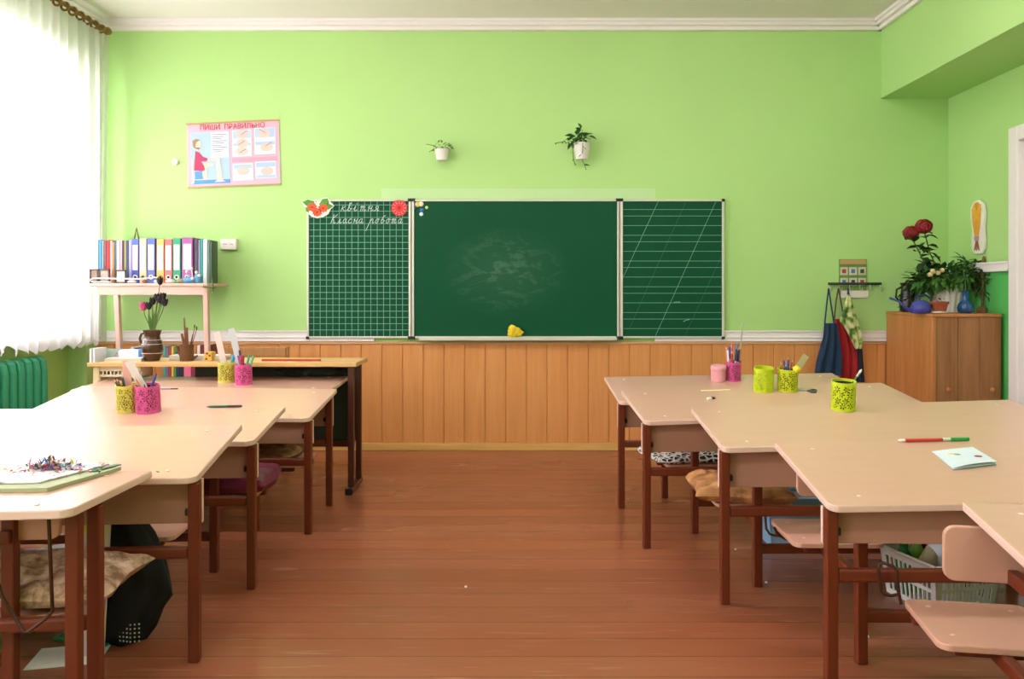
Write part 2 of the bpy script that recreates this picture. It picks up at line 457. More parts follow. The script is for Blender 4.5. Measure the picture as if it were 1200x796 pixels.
# ---------------------------------------------------------------- pupils' desks
TOPW, TOPL, TOPT = 1.32, .5, .021
DESK = {  # aisle-near corner x, y, rotation, tilt, near height, roll, side
 'R1': (.492, 4.015, 3.127, 8.247, .546, .654, 1), 'R2': (.523, 3.383, 4.588, 8.061, .549, 1.167, 1),
 'R3': (.700, 2.773, .549, 7.524, .556, 1.486, 1), 'R4': (.829, 2.142, -1.044, 8.883, .523, 1.2, 1),
 'R5': (.966, 1.404, -9.4, 5.0, .556, 0, 1),
 'L1': (-.978, 4.06, 1.6, 2.0, .600, 0, -1), 'L2': (-.959, 3.583, -1.094, 8.309, .530, -.577, -1),
 'L3': (-.987, 2.918, 3.240, 6.318, .552, 0, -1), 'L4': (-.959, 2.337, 4.185, 8.515, .554, 0, -1),
 'L5': (-1.029, 1.809, 4.898, -2.604, .604, 0, -1)}
class Frame:
    def __init__(s, key):
        x, y, th, t, h, ro, sd = DESK[key]
        th, t, ro = R(th), R(t), R(ro)
        s.o = Vector((x, y, h)); s.sd = sd; s.th = th; s.x, s.y, s.h = x, y, h; s.t, s.ro = t, ro
        s.lat = Vector((math.cos(th)*math.cos(ro), math.sin(th)*math.cos(ro), math.sin(ro)))
        d = Vector((-math.sin(th)*math.cos(t), math.cos(th)*math.cos(t), math.sin(t)))
        s.n = s.lat.cross(d).normalized(); s.dep = s.n.cross(s.lat).normalized()
    def hit(s, px, py):          # where the sight line through a pixel meets the desk top
        d = Vector(((px-CX)/F, 1, (HY-py)/F)); o = Vector((0, 0, EYE))
        return o+d*((s.o-o).dot(s.n)/d.dot(s.n))
    def mat(s, px, py, turn=0, lift=0):
        m = Matrix((s.lat, s.dep, s.n)).transposed().to_4x4() @ Matrix.Rotation(R(turn), 4, 'Z')
        return Matrix.Translation(s.hit(px, py)+s.n*lift) @ m
    def local(s, u, w, n=0):     # point in the desk's own axes (u inward from the aisle, w along the slope, n above)
        lat = Vector((math.cos(s.ro), 0, math.sin(s.ro))); d = Vector((0, math.cos(s.t), math.sin(s.t))); nn = lat.cross(d).normalized()
        d = nn.cross(lat)
        return Vector((0, 0, s.h))+lat*(u*s.sd)+d*w+nn*n
    def ztop(s, u, v): return s.local(u, v/math.cos(s.t)).z
FR = {k: Frame(k) for k in DESK}
def arc(cx, cy, r, a0, a1, n=5): return [(cx+r*math.cos(R(a0+(a1-a0)*i/n)), cy+r*math.sin(R(a0+(a1-a0)*i/n))) for i in range(n+1)]
def desk(key, label, bench=True, su=.09, lu=.17, bv=.44, lv=.22, pv=.064, legs=None, panel=True, hook=None, zb0=.435, cz=(.308, .344), group='pupils desks with benches', stretcher=.14):
    fr = FR[key]; s = fr.sd
    t = thing('school_desk', label, 'desk', (fr.x, fr.y, 0), fr.th, group)
    X = lambda u: s*u
    r = .032; pts = arc(r, r, r, 270, 180)+[(0, TOPL), (TOPW, TOPL)]+arc(TOPW-r, r, r, 0, -90)
    loop = [fr.local(u, w) for u, w in pts]
    if s > 0: loop = loop[::-1]
    nrm = fr.local(0, 0, 1)-fr.local(0, 0, 0)
    b = MB(); b.prism(loop[::-1], -nrm*TOPT)
    # top face laminate, sides edge band
    b.mi = [0 if i < 2 else 1 for i in range(len(b.f))]
    b.build('tabletop', [M_lam, M_edge], t, bevel=.0035)
    for u in (.1, TOPW-.1):
        for w in (.06, TOPL-.07):
            c = MB(); p = fr.local(u, w); mm = Matrix.Translation(p+nrm*.0003) @ Matrix((Vector((1,0,0)), Vector((0,math.cos(fr.t),math.sin(fr.t))), nrm)).transposed().to_4x4()
            c.lathe([(.0065, -.002), (.0065, .0012), (.004, .0018), (0, .0018)], (0,0,0), 10, mm); c.build('screw_cap', M('cream screw cap', '#E0C4AD', .4, .02), t)
    under = lambda u, v: fr.ztop(u, v)-TOPT/math.cos(fr.t)-.001
    L = .032
    def leg(u, v, top=None, w=L):
        b = MB(); zt = under(u, v)-.004 if top is None else top
        b.box(X(u)-w/2, X(u)+w/2, v-w/2, v+w/2, 0, zt); b.build('leg', M_leg, t, bevel=.004)
    for u, v in (legs or [(.014, .035), (TOPW-.014, .035)]): leg(u, v)
    cv = legs[1][1] if legs else .035
    c0, c1 = (.03, TOPW-.03)
    b = MB(); b.box(min(X(c0), X(c1)), max(X(c0), X(c1)), cv-.014, cv+.014, cz[0], cz[1]); b.build('crossbar', M_leg, t, bevel=.008, seg=3)
    if panel:
        z0 = .405; v0, v1 = pv-.009, pv+.009
        pu0, pu1 = -.001, TOPW+.001
        pts = []
        zA, zB = under(0, pv), under(TOPW, pv)
        b = MB(); b.prism([(X(pu0), v0, z0), (X(pu1), v0, z0), (X(pu1), v0, zB-.004), (X(pu0), v0, zA-.004)][::1 if s > 0 else -1], (0, v1-v0, 0))
        b.mi = [0, 0]+[1]*4
        b.build('modesty_panel', [M_panel, M_edge], t, bevel=.002)
        b = MB(); b.box(X(.03)-(0 if s > 0 else .016), X(.03)+(.016 if s > 0 else 0), v0-.014, v0-.0, .43, .452); b.build('corner_fitting', M_black, t, bevel=.004)
    if bench:
        for u in (lu, TOPW-lu): leg(u, lv)
        b = MB(); b.box(min(X(lu), X(TOPW-lu))+.01, max(X(lu), X(TOPW-lu))-.01, lv-.012, lv+.012, stretcher-.018, stretcher+.018); b.build('stretcher', M_leg, t, bevel=.007, seg=3)
        hs = .275
        for far in (0, 1):
            ua, ub = (su, su+.30) if not far else (TOPW-su-.30, TOPW-su); ul = lu if not far else TOPW-lu
            r = .03; x0, x1 = min(X(ua), X(ub)), max(X(ua), X(ub)); y0, y1 = bv+.012, bv+.30
            loop = arc(x0+r, y0+r, r, 180, 270)+arc(x1-r, y0+r, r, 270, 360)+arc(x1-r, y1-r, r, 0, 90)+arc(x0+r, y1-r, r, 90, 180)
            b = MB(); b.prism([(a, c, hs-.016) for a, c in loop], (0, 0, .016)); st_ = b.build('bench_seat', M_seat, t, bevel=.003)
            for a, c in ((x0+.05, y1-.05), (x1-.05, y1-.05), (x0+.05, y0+.06), (x1-.05, y0+.06)):
                q = MB(); q.lathe([(.0065, hs-.002), (.0065, hs+.0012), (0, hs+.0016)], (a, c, 0), 10); q.build('screw_cap', M('cream screw cap', '#E0C4AD', .4, .02), st_)
            zb1 = min(.575, under(ua, bv)-.012, under(ub, bv)-.012)
            r = .025; loop = arc(x0+r, zb0+r, r, 180, 270)+arc(x1-r, zb0+r, r, 270, 360)+arc(x1-r, zb1-r, r, 0, 90)+arc(x0+r, zb1-r, r, 90, 180)
            b = MB(); b.prism([(a, bv-.016, c) for a, c in loop][::-1], (0, .016, 0)); b.build('backrest', M_seat, t, bevel=.003)
            b = MB(); b.box(X(ul)-.012, X(ul)+.012, min(lv, bv-.05), bv-.016, zb0+.0, zb0+.034); b.build('arm', M_leg, t, bevel=.004)
            b = MB(); b.box(X(ul)-.014, X(ul)+.014, min(lv, bv), bv+.27, hs-.05, hs-.016); b.build('seat_carrier', M_leg, t, bevel=.005)
            b = MB(); b.box(x0+.05, x1-.05, bv+.06, bv+.085, hs-.046, hs-.0165); b.build('seat_rail', M_leg, t, bevel=.005)
            b = MB(); b.box(x0+.012, x1-.012, bv+.25, bv+.28, hs-.056, hs-.0165); b.build('seat_rail', M_leg, t, bevel=.009, seg=3)
    if hook:
        inv = (Matrix.Translation(t.location) @ Matrix.Rotation(fr.th, 4, 'Z')).inverted()
        for dd, pts in hook:
            k = MB(); k.tube([inv @ at(a, c, dd) for a, c in pts], .0045, 8); k.build('bag_hook', M_dkmetal, t, smooth=50)
    return t
desk('R1', 'pupil desk at the far end of the right row, pale pink jar on top', su=.26, lu=.28, bv=.40)
desk('R2', 'second desk from the blackboard in the right row, leopard cushion under it', su=.20, lu=.28, bv=.385)
desk('R3', 'third desk from the blackboard in the right row, brown satin cushion under it', su=.06, lu=.18, bv=.31, lv=.2)
desk('R4', 'right row desk carrying the red pencil and blue booklet', su=.055, lu=.17, bv=.455, hook=[(2.86, [(896,598),(898,620),(902,626),(910,628.5),(913,622)]), (2.80, [(907,618),(912,627),(920,632),(938,634),(944,630)])])
desk('R5', 'nearest desk of the right row, cropped by the right edge of the photo', su=-.065, lu=.08, pv=.15, hook=[(2.13, [(1056,708),(1052,690),(1051.5,670),(1047,664.5),(1035,659.5),(1030,661),(1029.5,668),(1032.5,693),(1036,697),(1044,698.5),(1051,697)])])
desk('L1', 'left row desk pushed under the edge of the teacher table', bench=False)
desk('L2', 'second desk of the left row from the blackboard, brown cushion under it', su=.10, lu=.27, bv=.20, lv=.075)
desk('L3', 'left row desk with perforated yellow and pink cups, burgundy cushion under it', su=.08, lu=.21, bv=.27)
desk('L4', 'left row desk with empty top in front of the newspaper desk', su=.19, lu=.30, bv=.345)
desk('L5', 'nearest left desk with newspaper and crayon shavings on top', su=.12, lu=.235, bv=.225, lv=.205, panel=False, legs=[(.03, .09), (.016, .17), (TOPW-.03, .09), (TOPW-.016, .17)], zb0=.475, cz=(.262, .296),
     hook=[(1.875, [(57,604),(58.5,640),(61.5,717),(56,723),(33,741),(27,740),(20,728),(2,699),(-8,660),(-10,606)])])

# ---------------------------------------------------------------- chalkboard
BY = D-.03
bx = lambda px: rx(px, BY); bz = lambda py: rz(py, BY)
cb = thing('chalkboard', 'wide green three part chalkboard with white aluminium frame', 'chalkboard', ((bx(360)+bx(848))/2, D, bz(397)))
O = Vector(cb.location)
def board_mat(name, c0, c1, smear):
    m, nt, b = new_mat(name); v = coords(nt, (1, 1, 1.6)); n = noise(nt, v, 2.2, 5, .6)
    col = mixc(nt, n, lin(c0), lin(c1))
    if smear:
        tc = nt.nodes.new('ShaderNodeTexCoord'); sp = nt.nodes.new('ShaderNodeSeparateXYZ'); nt.links.new(tc.outputs['Object'], sp.inputs[0])
        cx, cz = bx(592)-O.x, bz(318)-O.z
        dx = mth(nt, 'MULTIPLY', mth(nt, 'SUBTRACT', sp.outputs[0], cx), 2.6); dz = mth(nt, 'MULTIPLY', mth(nt, 'SUBTRACT', sp.outputs[2], cz), 3.6)
        rr = mth(nt, 'SQRT', mth(nt, 'ADD', mth(nt, 'POWER', dx, 2), mth(nt, 'POWER', dz, 2)))
        wv = nt.nodes.new('ShaderNodeTexNoise'); wv.inputs['Scale'].default_value = 3.2; wv.inputs['Detail'].default_value = 6; wv.inputs['Distortion'].default_value = 2.4
        nt.links.new(coords(nt, (1, 1, 2.2)), wv.inputs['Vector'])
        arc_ = ramp(nt, wv.outputs[0], [(.50, (0,0,0,1)), (.60, (.8,.8,.8,1)), (.64, (.15,.15,.15,1)), (.72, (.5,.5,.5,1))])
        fall = mth(nt, 'SUBTRACT', 1.15, rr, None, True)
        f = mth(nt, 'MULTIPLY', mth(nt, 'MULTIPLY', fall, .17), arc_)
        f = mth(nt, 'ADD', f, mth(nt, 'MULTIPLY', fall, .05))
        col = mixc(nt, f, col, lin('#9FC0AC'))
    nt.links.new(col, b.inputs['Base Color']); b.inputs['Roughness'].default_value = .6; b.inputs['Specular IOR Level'].default_value = .16
    return m
M_bd = board_mat('green chalkboard enamel', '#0C4C30', '#0F5536', True)
M_bd2 = board_mat('green lined board enamel', '#0C4A2F', '#0F5336', False)
def panel(px0, px1, mat, name, label=None):
    b = MB(); b.box(bx(px0)-O.x, bx(px1)-O.x, -.028, -.008, bz(394.5)-O.z, bz(235.5)-O.z)
    return b.build(name, mat, cb, bevel=.001)
pl = panel(361.5, 479, M_bd2, 'wing_panel'); pl['label'] = 'left wing with chalk squares'
pc = panel(485, 723.5, M_bd, 'centre_panel')
pr = panel(729.5, 846.5, M_bd2, 'wing_panel'); pr['label'] = 'right wing with slanted ruling lines'
M_al = M('white aluminium profile', '#DDD8CF', .35, .03, 20, 0, metal=.2)
def strip(x0, x1, y0, y1, name='frame_profile', dep=.036, mat=None, par=None):
    b = MB(); b.box(bx(x0)-O.x, bx(x1)-O.x, -dep, -.004, bz(y1)-O.z, bz(y0)-O.z); return b.build(name, mat or M_al, par or cb, bevel=.0015)
for x0, x1 in ((359.8, 362), (479, 481.6), (482.8, 485.3), (723.2, 725.4), (726.6, 729.8), (846, 848.4)): strip(x0, x1, 234.5, 396)
for x0, x1 in ((360, 481), (483, 725.5), (727, 848)):
    strip(x0, x1, 234, 236); strip(x0, x1, 394.2, 396.4)
for x, y in ((482.3, 234.5), (482.3, 396), (726, 234.5), (726, 396)): strip(x-4.2, x+4.2, y-1.8, y+1.8, 'hinge', .04, M_black)
for x, y in ((360.6, 396), (847.4, 396), (847.4, 234.8)): strip(x-1.8, x+1.8, y-1.6, y+1.6, 'corner_cap', .04, M_black)
b = MB(); b.box(bx(492)-O.x, bx(722)-O.x, -.085, -.03, bz(398.6)-O.z, bz(397.2)-O.z); b.box(bx(492)-O.x, bx(722)-O.x, -.085, -.081, bz(397.6)-O.z, bz(395.2)-O.z); b.build('chalk_tray', M_al, cb, bevel=.001)
# ruling and handwriting: thin chalk strokes lying on the boards
M_line = M('pale printed line', '#80BBA3', .8, .25, 40)
M_chalk = M('white chalk', '#C8DACF', .9, .2, 60)
def ribbon(mb, pts, w, y=-.0292):
    """a flat stroke through (px,py) points on the board"""
    P = [Vector((bx(a)-O.x, y, bz(c)-O.z)) for a, c in pts]
    for a, c in zip(P[:-1], P[1:]):
        d = (c-a)
        if d.length < 1e-6: continue
        d.normalize(); n = Vector((-d.z, 0, d.x))*(w/2); e = d*(w*.3)
        mb.add([a-e-n, c+e-n, c+e+n, a-e+n], [(0, 1, 2, 3)])
    return mb
g = MB(); x = 367.7
while x < 478: ribbon(g, [(x, 236.5), (x, 394)], .0032); x += 7.43
y = 240.2
while y < 393: ribbon(g, [(362.3, y), (478.7, y)], .0034, -.0294); y += 7.33
o = g.build('square_ruling', M_line, pl)
g = MB()
for k in range(5):
    y0 = 245.6+k*30.2
    for dy in (0, 7.6, 18.8):
        if y0+dy < 386: ribbon(g, [(730.3, y0+dy), (845.8, y0+dy)], .0027)
for a, c in (((771.5, 235.8), (729.8, 326)), ((839, 236), (768, 394))): ribbon(g, [a, c], .0026, -.0294)
g2 = MB()
for a, c in (((804, 236), (738, 384)), ((845.5, 300), (802.5, 394))): ribbon(g2, [a, c], .0020, -.0294)
g2.build('faint_ruling', M('rubbed chalk line', '#3F7A5C', .85, .3, 30), pr)
g.build('slanted_ruling', M('faint pale chalk line', '#7FB59B', .85, .3, 30), pr)
# cursive words written at the top of the left wing
GL = {  # strokes in a slanted cell: x along the line, y up (x-height 1)
 'k': [[(.05,0),(.18,1)], [(.55,1),(.15,.45),(.3,.35),(.55,0),(.75,.15)]],
 'v': [[(0,.1),(.2,.8),(.35,1.6),(.15,1.6),(.12,.3),(.25,0),(.45,.15),(.45,.5),(.2,.7)], [(.45,.4),(.7,.5)]],
 'i': [[(0,.3),(.2,1),(.15,.15),(.3,0),(.5,.3)], [(.25,1.4),(.28,1.5)]],
 't': [[(.0,.8),(.15,1),(.15,0)], [(.15,.7),(.35,1),(.4,.8),(.38,0)], [(.38,.7),(.58,1),(.65,.8),(.6,.1),(.75,0),(.9,.3)]],
 'n': [[(.0,.7),(.15,1),(.1,0)], [(.1,.5),(.5,.55)], [(.55,1),(.48,.1),(.6,0),(.8,.3)]],
 'ya': [[(0,0),(.15,.1),(.4,.5),(.2,.6),(.2,.9),(.45,1),(.55,.9),(.5,0),(.7,.2)]],
 'K': [[(.1,0),(.3,1.9)], [(.85,1.9),(.2,.9),(.45,.75),(.6,0),(.85,.2)]],
 'l': [[(0,0),(.15,.1),(.4,1),(.42,.1),(.55,0),(.75,.3)]],
 'a': [[(.5,.85),(.3,1),(.08,.7),(.08,.2),(.25,0),(.45,.3),(.52,1),(.5,.15),(.62,0),(.8,.3)]],
 's': [[(.5,.85),(.3,1),(.08,.65),(.1,.15),(.3,0),(.6,.25)]],
 'r': [[(0,.7),(.15,1),(-.3,-1.6)], [(.1,.5),(.35,1),(.5,.85),(.45,.15),(.55,0),(.75,.3)]],
 'o': [[(.3,1),(.08,.7),(.1,.15),(.3,0),(.48,.3),(.45,.8),(.3,1),(.7,.85)]],
 'b': [[(.6,1.7),(.3,1.5),(.1,.6),(.15,.1),(.32,0),(.5,.3),(.45,.75),(.25,.85),(.1,.6)], [(.5,.4),(.7,.6)]],
}
def write(word, px, py, xh, step, w=.0040):
    g = MB()
    for c in word:
        if c == '_': px += step*.9; continue
        wd = step*(1.25 if c in 'tK' else 1)
        for st in GL[c]:
            ribbon(g, [(px+a*step*.95+h*xh*.25, py-h*xh) for a, h in st], w, -.0298)
        px += wd*.86
    return g
write(['v','i','s','i','m','n','a','d'] if False else ['k','v','i','t','n','ya'], 399, 247.5, 6.0, 8.6).build('chalk_writing', M_chalk, pl)
write(['K','l','a','s','n','a','_','r','o','b','o','t','a'], 387, 261.8, 5.4, 7.3).build('chalk_writing', M_chalk, pl)
# half wiped chalk hatch on the right wing
g = MB(); ribbon(g, [(801, 377), (804, 375.2), (808, 374.5)], .004); ribbon(g, [(790, 354.2), (797, 354)], .004); g.build('chalk_smudge', M_line, pr)

def flat_shape(pts, px=True): pass
# orange flower cut-out on the board corner
def cut(mb, poly, y0, th, org=None):
    """polygon of pixels on the board plane given thickness"""
    o = org or Vector((0,0,0))
    P = [Vector((bx(a), y0, bz(c)))-o for a, c in poly]
    mb.prism(P, (0, -th, 0)); return mb
fl = thing('flower_cutout', 'orange flower cut-out with green leaves on the top left board corner', 'decoration', (bx(373), D-.032, bz(256)))
fo = Vector(fl.location); y0 = D-.033
white = [(354,237),(361,233.5),(366,234.5),(371,237),(377,232.5),(384,231.5),(387,236),(392,241.5),(388,245),(385,251),(379,254.5),(372,256),(365,254),(360,249),(357,243)]
cut(MB(), white, y0, .002, fo).build('paper_backing', M_paper, fl)
M_leafp = M('printed leaf green', '#4E9A32', .6, .25, 40); M_orange = M('printed orange', '#EE5A26', .6, .18, 50); M_red = M('printed red', '#E8333A', .6, .1, 40)
b = MB()
for poly in ([(354.5,237),(361,234),(368,236),(370,241),(361,243)], [(374,240),(378,233.5),(384,232.5),(386,238),(382,242)], [(358,243),(363,243),(362,249),(359,248)], [(384,238),(391,241.5),(385,246),(381,243)]): cut(b, poly, y0-.0022, .0012, fo)
b.build('leaf_print', M_leafp, fl)
b = MB()
for cx_, cy_, rr in ((366,243,6.3),(379,244,6.5),(372,249,6.2)):
    poly = []
    for k in range(20):
        a = 2*math.pi*k/20; q = rr*(1 if k % 2 else .78); poly.append((cx_+q*math.cos(a), cy_+q*.85*math.sin(a)))
    cut(b, poly, y0-.0036, .0012, fo)
b.build('petal_print', M_orange, fl)
b = MB()
for cx_, cy_ in ((366,243),(379,244),(372,249)): cut(b, [(cx_+1.5*math.cos(k), cy_+1.3*math.sin(k)) for k in (0,1,2,3,4,5)], y0-.005, .001, fo)
b.build('flower_centre', M('flower eye', '#A33A1C', .6), fl)
# red gerbera disc
gb = thing('gerbera_magnet', 'round red gerbera flower cut-out on the left board wing', 'decoration', (bx(468), D-.032, bz(254)))
go = Vector(gb.location)
cut(MB(), [(468+9.6*math.cos(2*math.pi*k/28)*(1 if k % 2 else .93), 243.8+9.8*math.sin(2*math.pi*k/28)*(1 if k % 2 else .93)) for k in range(28)], y0, .003, go).build('petal_disc', M_red, gb)
b = MB()
for k in range(12):
    a = 2*math.pi*k/12
    for q in (5.6, 7.6): cut(b, [(468+q*math.cos(a)+.6*math.cos(t), 243.8+q*math.sin(a)+.75*math.sin(t)) for t in (0, 1.5, 3, 4.5)], y0-.0031, .001, go)
b.build('pale_petal_tip', M('pale pink print', '#F6B9B4', .6), gb)
cut(MB(), [(468+2.2*math.cos(k), 243.8+2.2*math.sin(k)) for k in (0,1,2,3,4,5)], y0-.0031, .0015, go).build('flower_centre', M('dark red print', '#B51E2A', .6), gb)
# small round magnets
for px, py, r_, hx, lab in ((489.5,239.5,3.1,'#E8CE6A','yellow round magnet beside the board hinge'),(493.5,239,3,'#EFE3C8','cream round magnet next to the yellow one at the board top'),
        (486.5,243.5,2.1,'#1E4F7A','blue round magnet below the yellow one, leftmost of the two blue ones'),(494.5,246.5,2.3,'#2A62B4','blue round magnet above the white one on the green board'),
        (493.8,251,2.4,'#DCE8F4','white round magnet lowest on the green board'),(500,243.3,1.9,'#C9D98A','pale green round magnet on the centre board')):
    b = MB(); r = r_*BY/F; b.lathe([(r, 0), (r, .004), (r*.7, .007), (0, .008)], (0,0,0), 16, Matrix.Translation((bx(px), D-.0285, bz(py))) @ Matrix.Rotation(R(90), 4, 'X'))
    tag(b.build('magnet', M('magnet '+hx, hx, .35, .02), None, 50), lab, 'magnet', 'round magnets on the board')
# yellow cloth on the chalk tray
def crumple(mb, c, rx_, ry_, rz_, seed=1, n=14):
    rn = random.Random(seed); mb.ball(c, (rx_, ry_, rz_), n, n-4)
    k = (n*(n-5)+2)
    for i in range(len(mb.v)-k, len(mb.v)):
        p = Vector(mb.v[i])-Vector(c); f = 1+.16*math.sin(p.x*90/rx_*.05+seed)+rn.uniform(-.16, .16)
        mb.v[i] = tuple(Vector(c)+p*f)
    return mb
b = crumple(MB(), (bx(602.5), D-.06, bz(397)+.047), .052, .022, .045, 3)
tag(b.build('wiping_cloth', M('yellow cloth', '#E8CC2E', .9, .12, 30, .4), None), 'crumpled yellow wiping cloth standing on the chalk tray', 'cloth')
# ---------------------------------------------------------------- wall things
# poster (slightly crooked)
PW = D-.004
c4 = [at(219.5,146,D), at(327,141,D), at(329,215,D), at(221,219.5,D)]   # tl tr br bl
po = thing('poster', 'crooked pale pink and blue writing posture poster with red title', 'poster', ((c4[2]+c4[3])/2))
PO = Vector(po.location)
def pq(u, v, lift=0):
    p = (c4[0]*(1-u)+c4[1]*u)*(1-v)+(c4[3]*(1-u)+c4[2]*u)*v
    return Vector((p.x, D-.006-lift, p.z))-PO
def pshape(mb, uv, lift=.0012, th=.0006): mb.prism([pq(u, v, lift) for u, v in uv], (0, -th, 0)); return mb
def rect(u0, v0, u1, v1): return [(u0,v0),(u1,v0),(u1,v1),(u0,v1)]
b = MB(); b.prism([pq(*q) for q in rect(0,0,1,1)], (0, .008, 0)); b.build('sheet', M('poster pink', '#E0B4C6', .6, .04, 5), po)
PB = M('poster pale blue', '#A9C6E4', .6, .06, 6); PWH = M('poster white', '#DDDEE8', .6, .03); PP = M('poster rose', '#E29CB4', .6, .04)
PD = M('poster blue', '#5A98D0', .6, .05); PT = M('poster grey text', '#8A93AC', .7, .1, 60); PRED = M('poster red', '#D2433F', .6, .05); PSK = M('poster skin tone', '#F0CBB8', .6, .03)
b = MB(); pshape(b, rect(.04,.14,.46,.97)); b.build('blue_field', PB, po)
b = MB(); pshape(b, rect(.05,.90,.46,.96), .002); pshape(b, rect(.08,.76,.2,.88), .002); b.build('floor_band', PD, po)
b = MB(); pshape(b, rect(.26,.15,.45,.55), .002); 
for u0, v0, u1, v1 in ((.49,.13,.70,.55),(.73,.11,.96,.53),(.49,.66,.71,.93),(.73,.64,.96,.91)): pshape(b, rect(u0,v0,u1,v1), .002)
b.build('white_field', PWH, po)
for u0, v0, u1, v1 in ((.50,.14,.69,.26),(.50,.34,.69,.38),(.74,.12,.95,.26),(.74,.33,.95,.38),(.50,.68,.70,.74),(.74,.66,.95,.73),(.74,.86,.95,.9)): b = MB(); pshape(b, rect(u0,v0,u1,v1), .003); b.build('blue_caption_band', PB, po)
b = MB(); pshape(b, rect(.48,.57,.97,.64), .002); b.build('rose_band', PP, po)
b = MB()
for k in range(9): pshape(b, rect(.275,.18+.034*k,.43-.03*(k % 3),.192+.034*k), .003)
b.build('text_lines', PT, po)
for u, v in ((.60,.2),(.60,.34),(.59,.47),(.84,.2),(.86,.42),(.60,.78),(.86,.8)): b = MB(); pshape(b, [(u+.07*math.cos(t), v+.07*math.sin(t)) for t in [k*.7 for k in range(9)]], .004); b.build('hand_sketch', M('sketch flesh', '#E2C2B8', .6, .05), po)
for u, v, s_ in ((.62,.17,1),(.59,.33,1),(.6,.46,1),(.82,.17,-1),(.88,.37,1)): b = MB(); pshape(b, [(u-.035,v+.03*s_),(u+.035,v-.03*s_),(u+.04,v-.02*s_),(u-.03,v+.04*s_)], .005); b.build('pencil_sketch', M('sketch grey', '#8C90A4', .6), po)
# seated schoolchild drawn on the poster
b = MB(); pshape(b, [(.11+.045*math.cos(k*.63), .33+.075*math.sin(k*.63)) for k in range(10)], .004); pshape(b, [(.09,.38),(.13,.38),(.13,.44),(.09,.44)], .004)
pshape(b, [(.13,.62),(.27,.62),(.28,.67),(.20,.69),(.22,.9),(.17,.9),(.15,.7)], .004); b.build('figure_skin', PSK, po)
b = MB(); pshape(b, [(.06,.27),(.10,.24),(.14,.26),(.10,.30),(.085,.40),(.065,.36)], .005); b.build('figure_hair', M('sketch brown', '#A8825A', .6), po)
b = MB(); pshape(b, [(.09,.43),(.13,.46),(.17,.53),(.22,.56),(.21,.60),(.15,.60),(.18,.68),(.19,.74),(.16,.76),(.07,.74),(.08,.6)], .005); b.build('figure_coat', M('sketch crimson', '#B83A63', .6), po)
b = MB(); pshape(b, [(.05,.55),(.07,.55),(.07,.95),(.05,.95)], .004); pshape(b, [(.22,.55),(.35,.55),(.38,.9),(.41,.94),(.29,.94),(.32,.9),(.31,.6),(.22,.6)], .004); b.build('chair_and_table_sketch', M('sketch cream', '#DCCBC4', .6), po)
def text_mesh(body, size, ext=.0008, shear=0, bold=.0):
    cu = bpy.data.curves.new('t', 'FONT'); cu.body = body; cu.size = size; cu.extrude = ext; cu.shear = shear; cu.offset = bold; cu.align_x = 'CENTER'
    o = bpy.data.objects.new('t', cu); COL.objects.link(o); dg = bpy.context.evaluated_depsgraph_get()
    me = bpy.data.meshes.new_from_object(o.evaluated_get(dg)); bpy.data.objects.remove(o); return me
me = text_mesh('ПИШИ  ПРАВИЛЬНО', .05, .0006, 0, .0); me.materials.append(PRED)
xs = [v.co.x for v in me.vertices]; wd = max(xs)-min(xs); k = (c4[1]-c4[0]).length*.70/wd
for v in me.vertices: v.co.x *= k
o = bpy.data.objects.new('title_lettering', me); COL.objects.link(o); o.parent = po
tl = pq(.495, .105, .003); o.location = tl; o.rotation_euler = (R(90), -math.atan2((c4[1]-c4[0]).z, (c4[1]-c4[0]).x), 0)
for v0, nm in ((-.012, 'top_batten'), (1.0, 'bottom_batten')):
    b = MB(); b.prism([pq(-.005, v0), pq(1.005, v0), pq(1.005, v0+.022), pq(-.005, v0+.022)], (0, -.008, 0)); b.build(nm, wood('pale batten wood', '#C9A070', '#A97F50', 'x'), po)
# round door-bell style button and twin socket
t = thing('wall_button', 'small round white button on the wall left of the poster', 'switch', (rx(206,D), D, rz(194,D)))
b = MB(); mm = Matrix.Translation((0,0,rz(190,D)-rz(194,D))) @ Matrix.Rotation(R(90), 4, 'X')
b.lathe([(.024,0),(.024,.012),(.018,.02),(0,.022)], (0,0,0), 20, mm); b.build('cover', M_white, t, smooth=50)
b = MB(); b.lathe([(.008,.02),(.008,.026),(0,.027)], (0,0,0), 14, mm); b.build('push_button', M_paper, t, smooth=50)
t = thing('wall_socket', 'white double power socket on the green wall beside the binders', 'socket', (rx(269.5,D), D, rz(293,D)))
b = MB(); b.box(-.056, .056, -.035, 0, 0, rz(280.5,D)-rz(293,D)); b.build('plate', M_white, t, bevel=.006, seg=3)
for x in (-.022, .022):
    b = MB(); mm = Matrix.Translation((x, -.034, .037)) @ Matrix.Rotation(R(90), 4, 'X'); b.lathe([(.017,0),(.017,.004),(.013,.004),(.013,.0005),(0,.0005)], (0,0,0), 18, mm); f = b.build('outlet_face', M_paper, t, smooth=40)
    b = MB()
    for dx in (-.006, .006): b.lathe([(.0028,0),(.0028,.0012),(0,.0012)], (x+dx,-.0346,.037), 8, None) if False else b.ball((x+dx, -.0352, .037), .003, 8, 6)
    b.build('pin_hole', M_black, f)
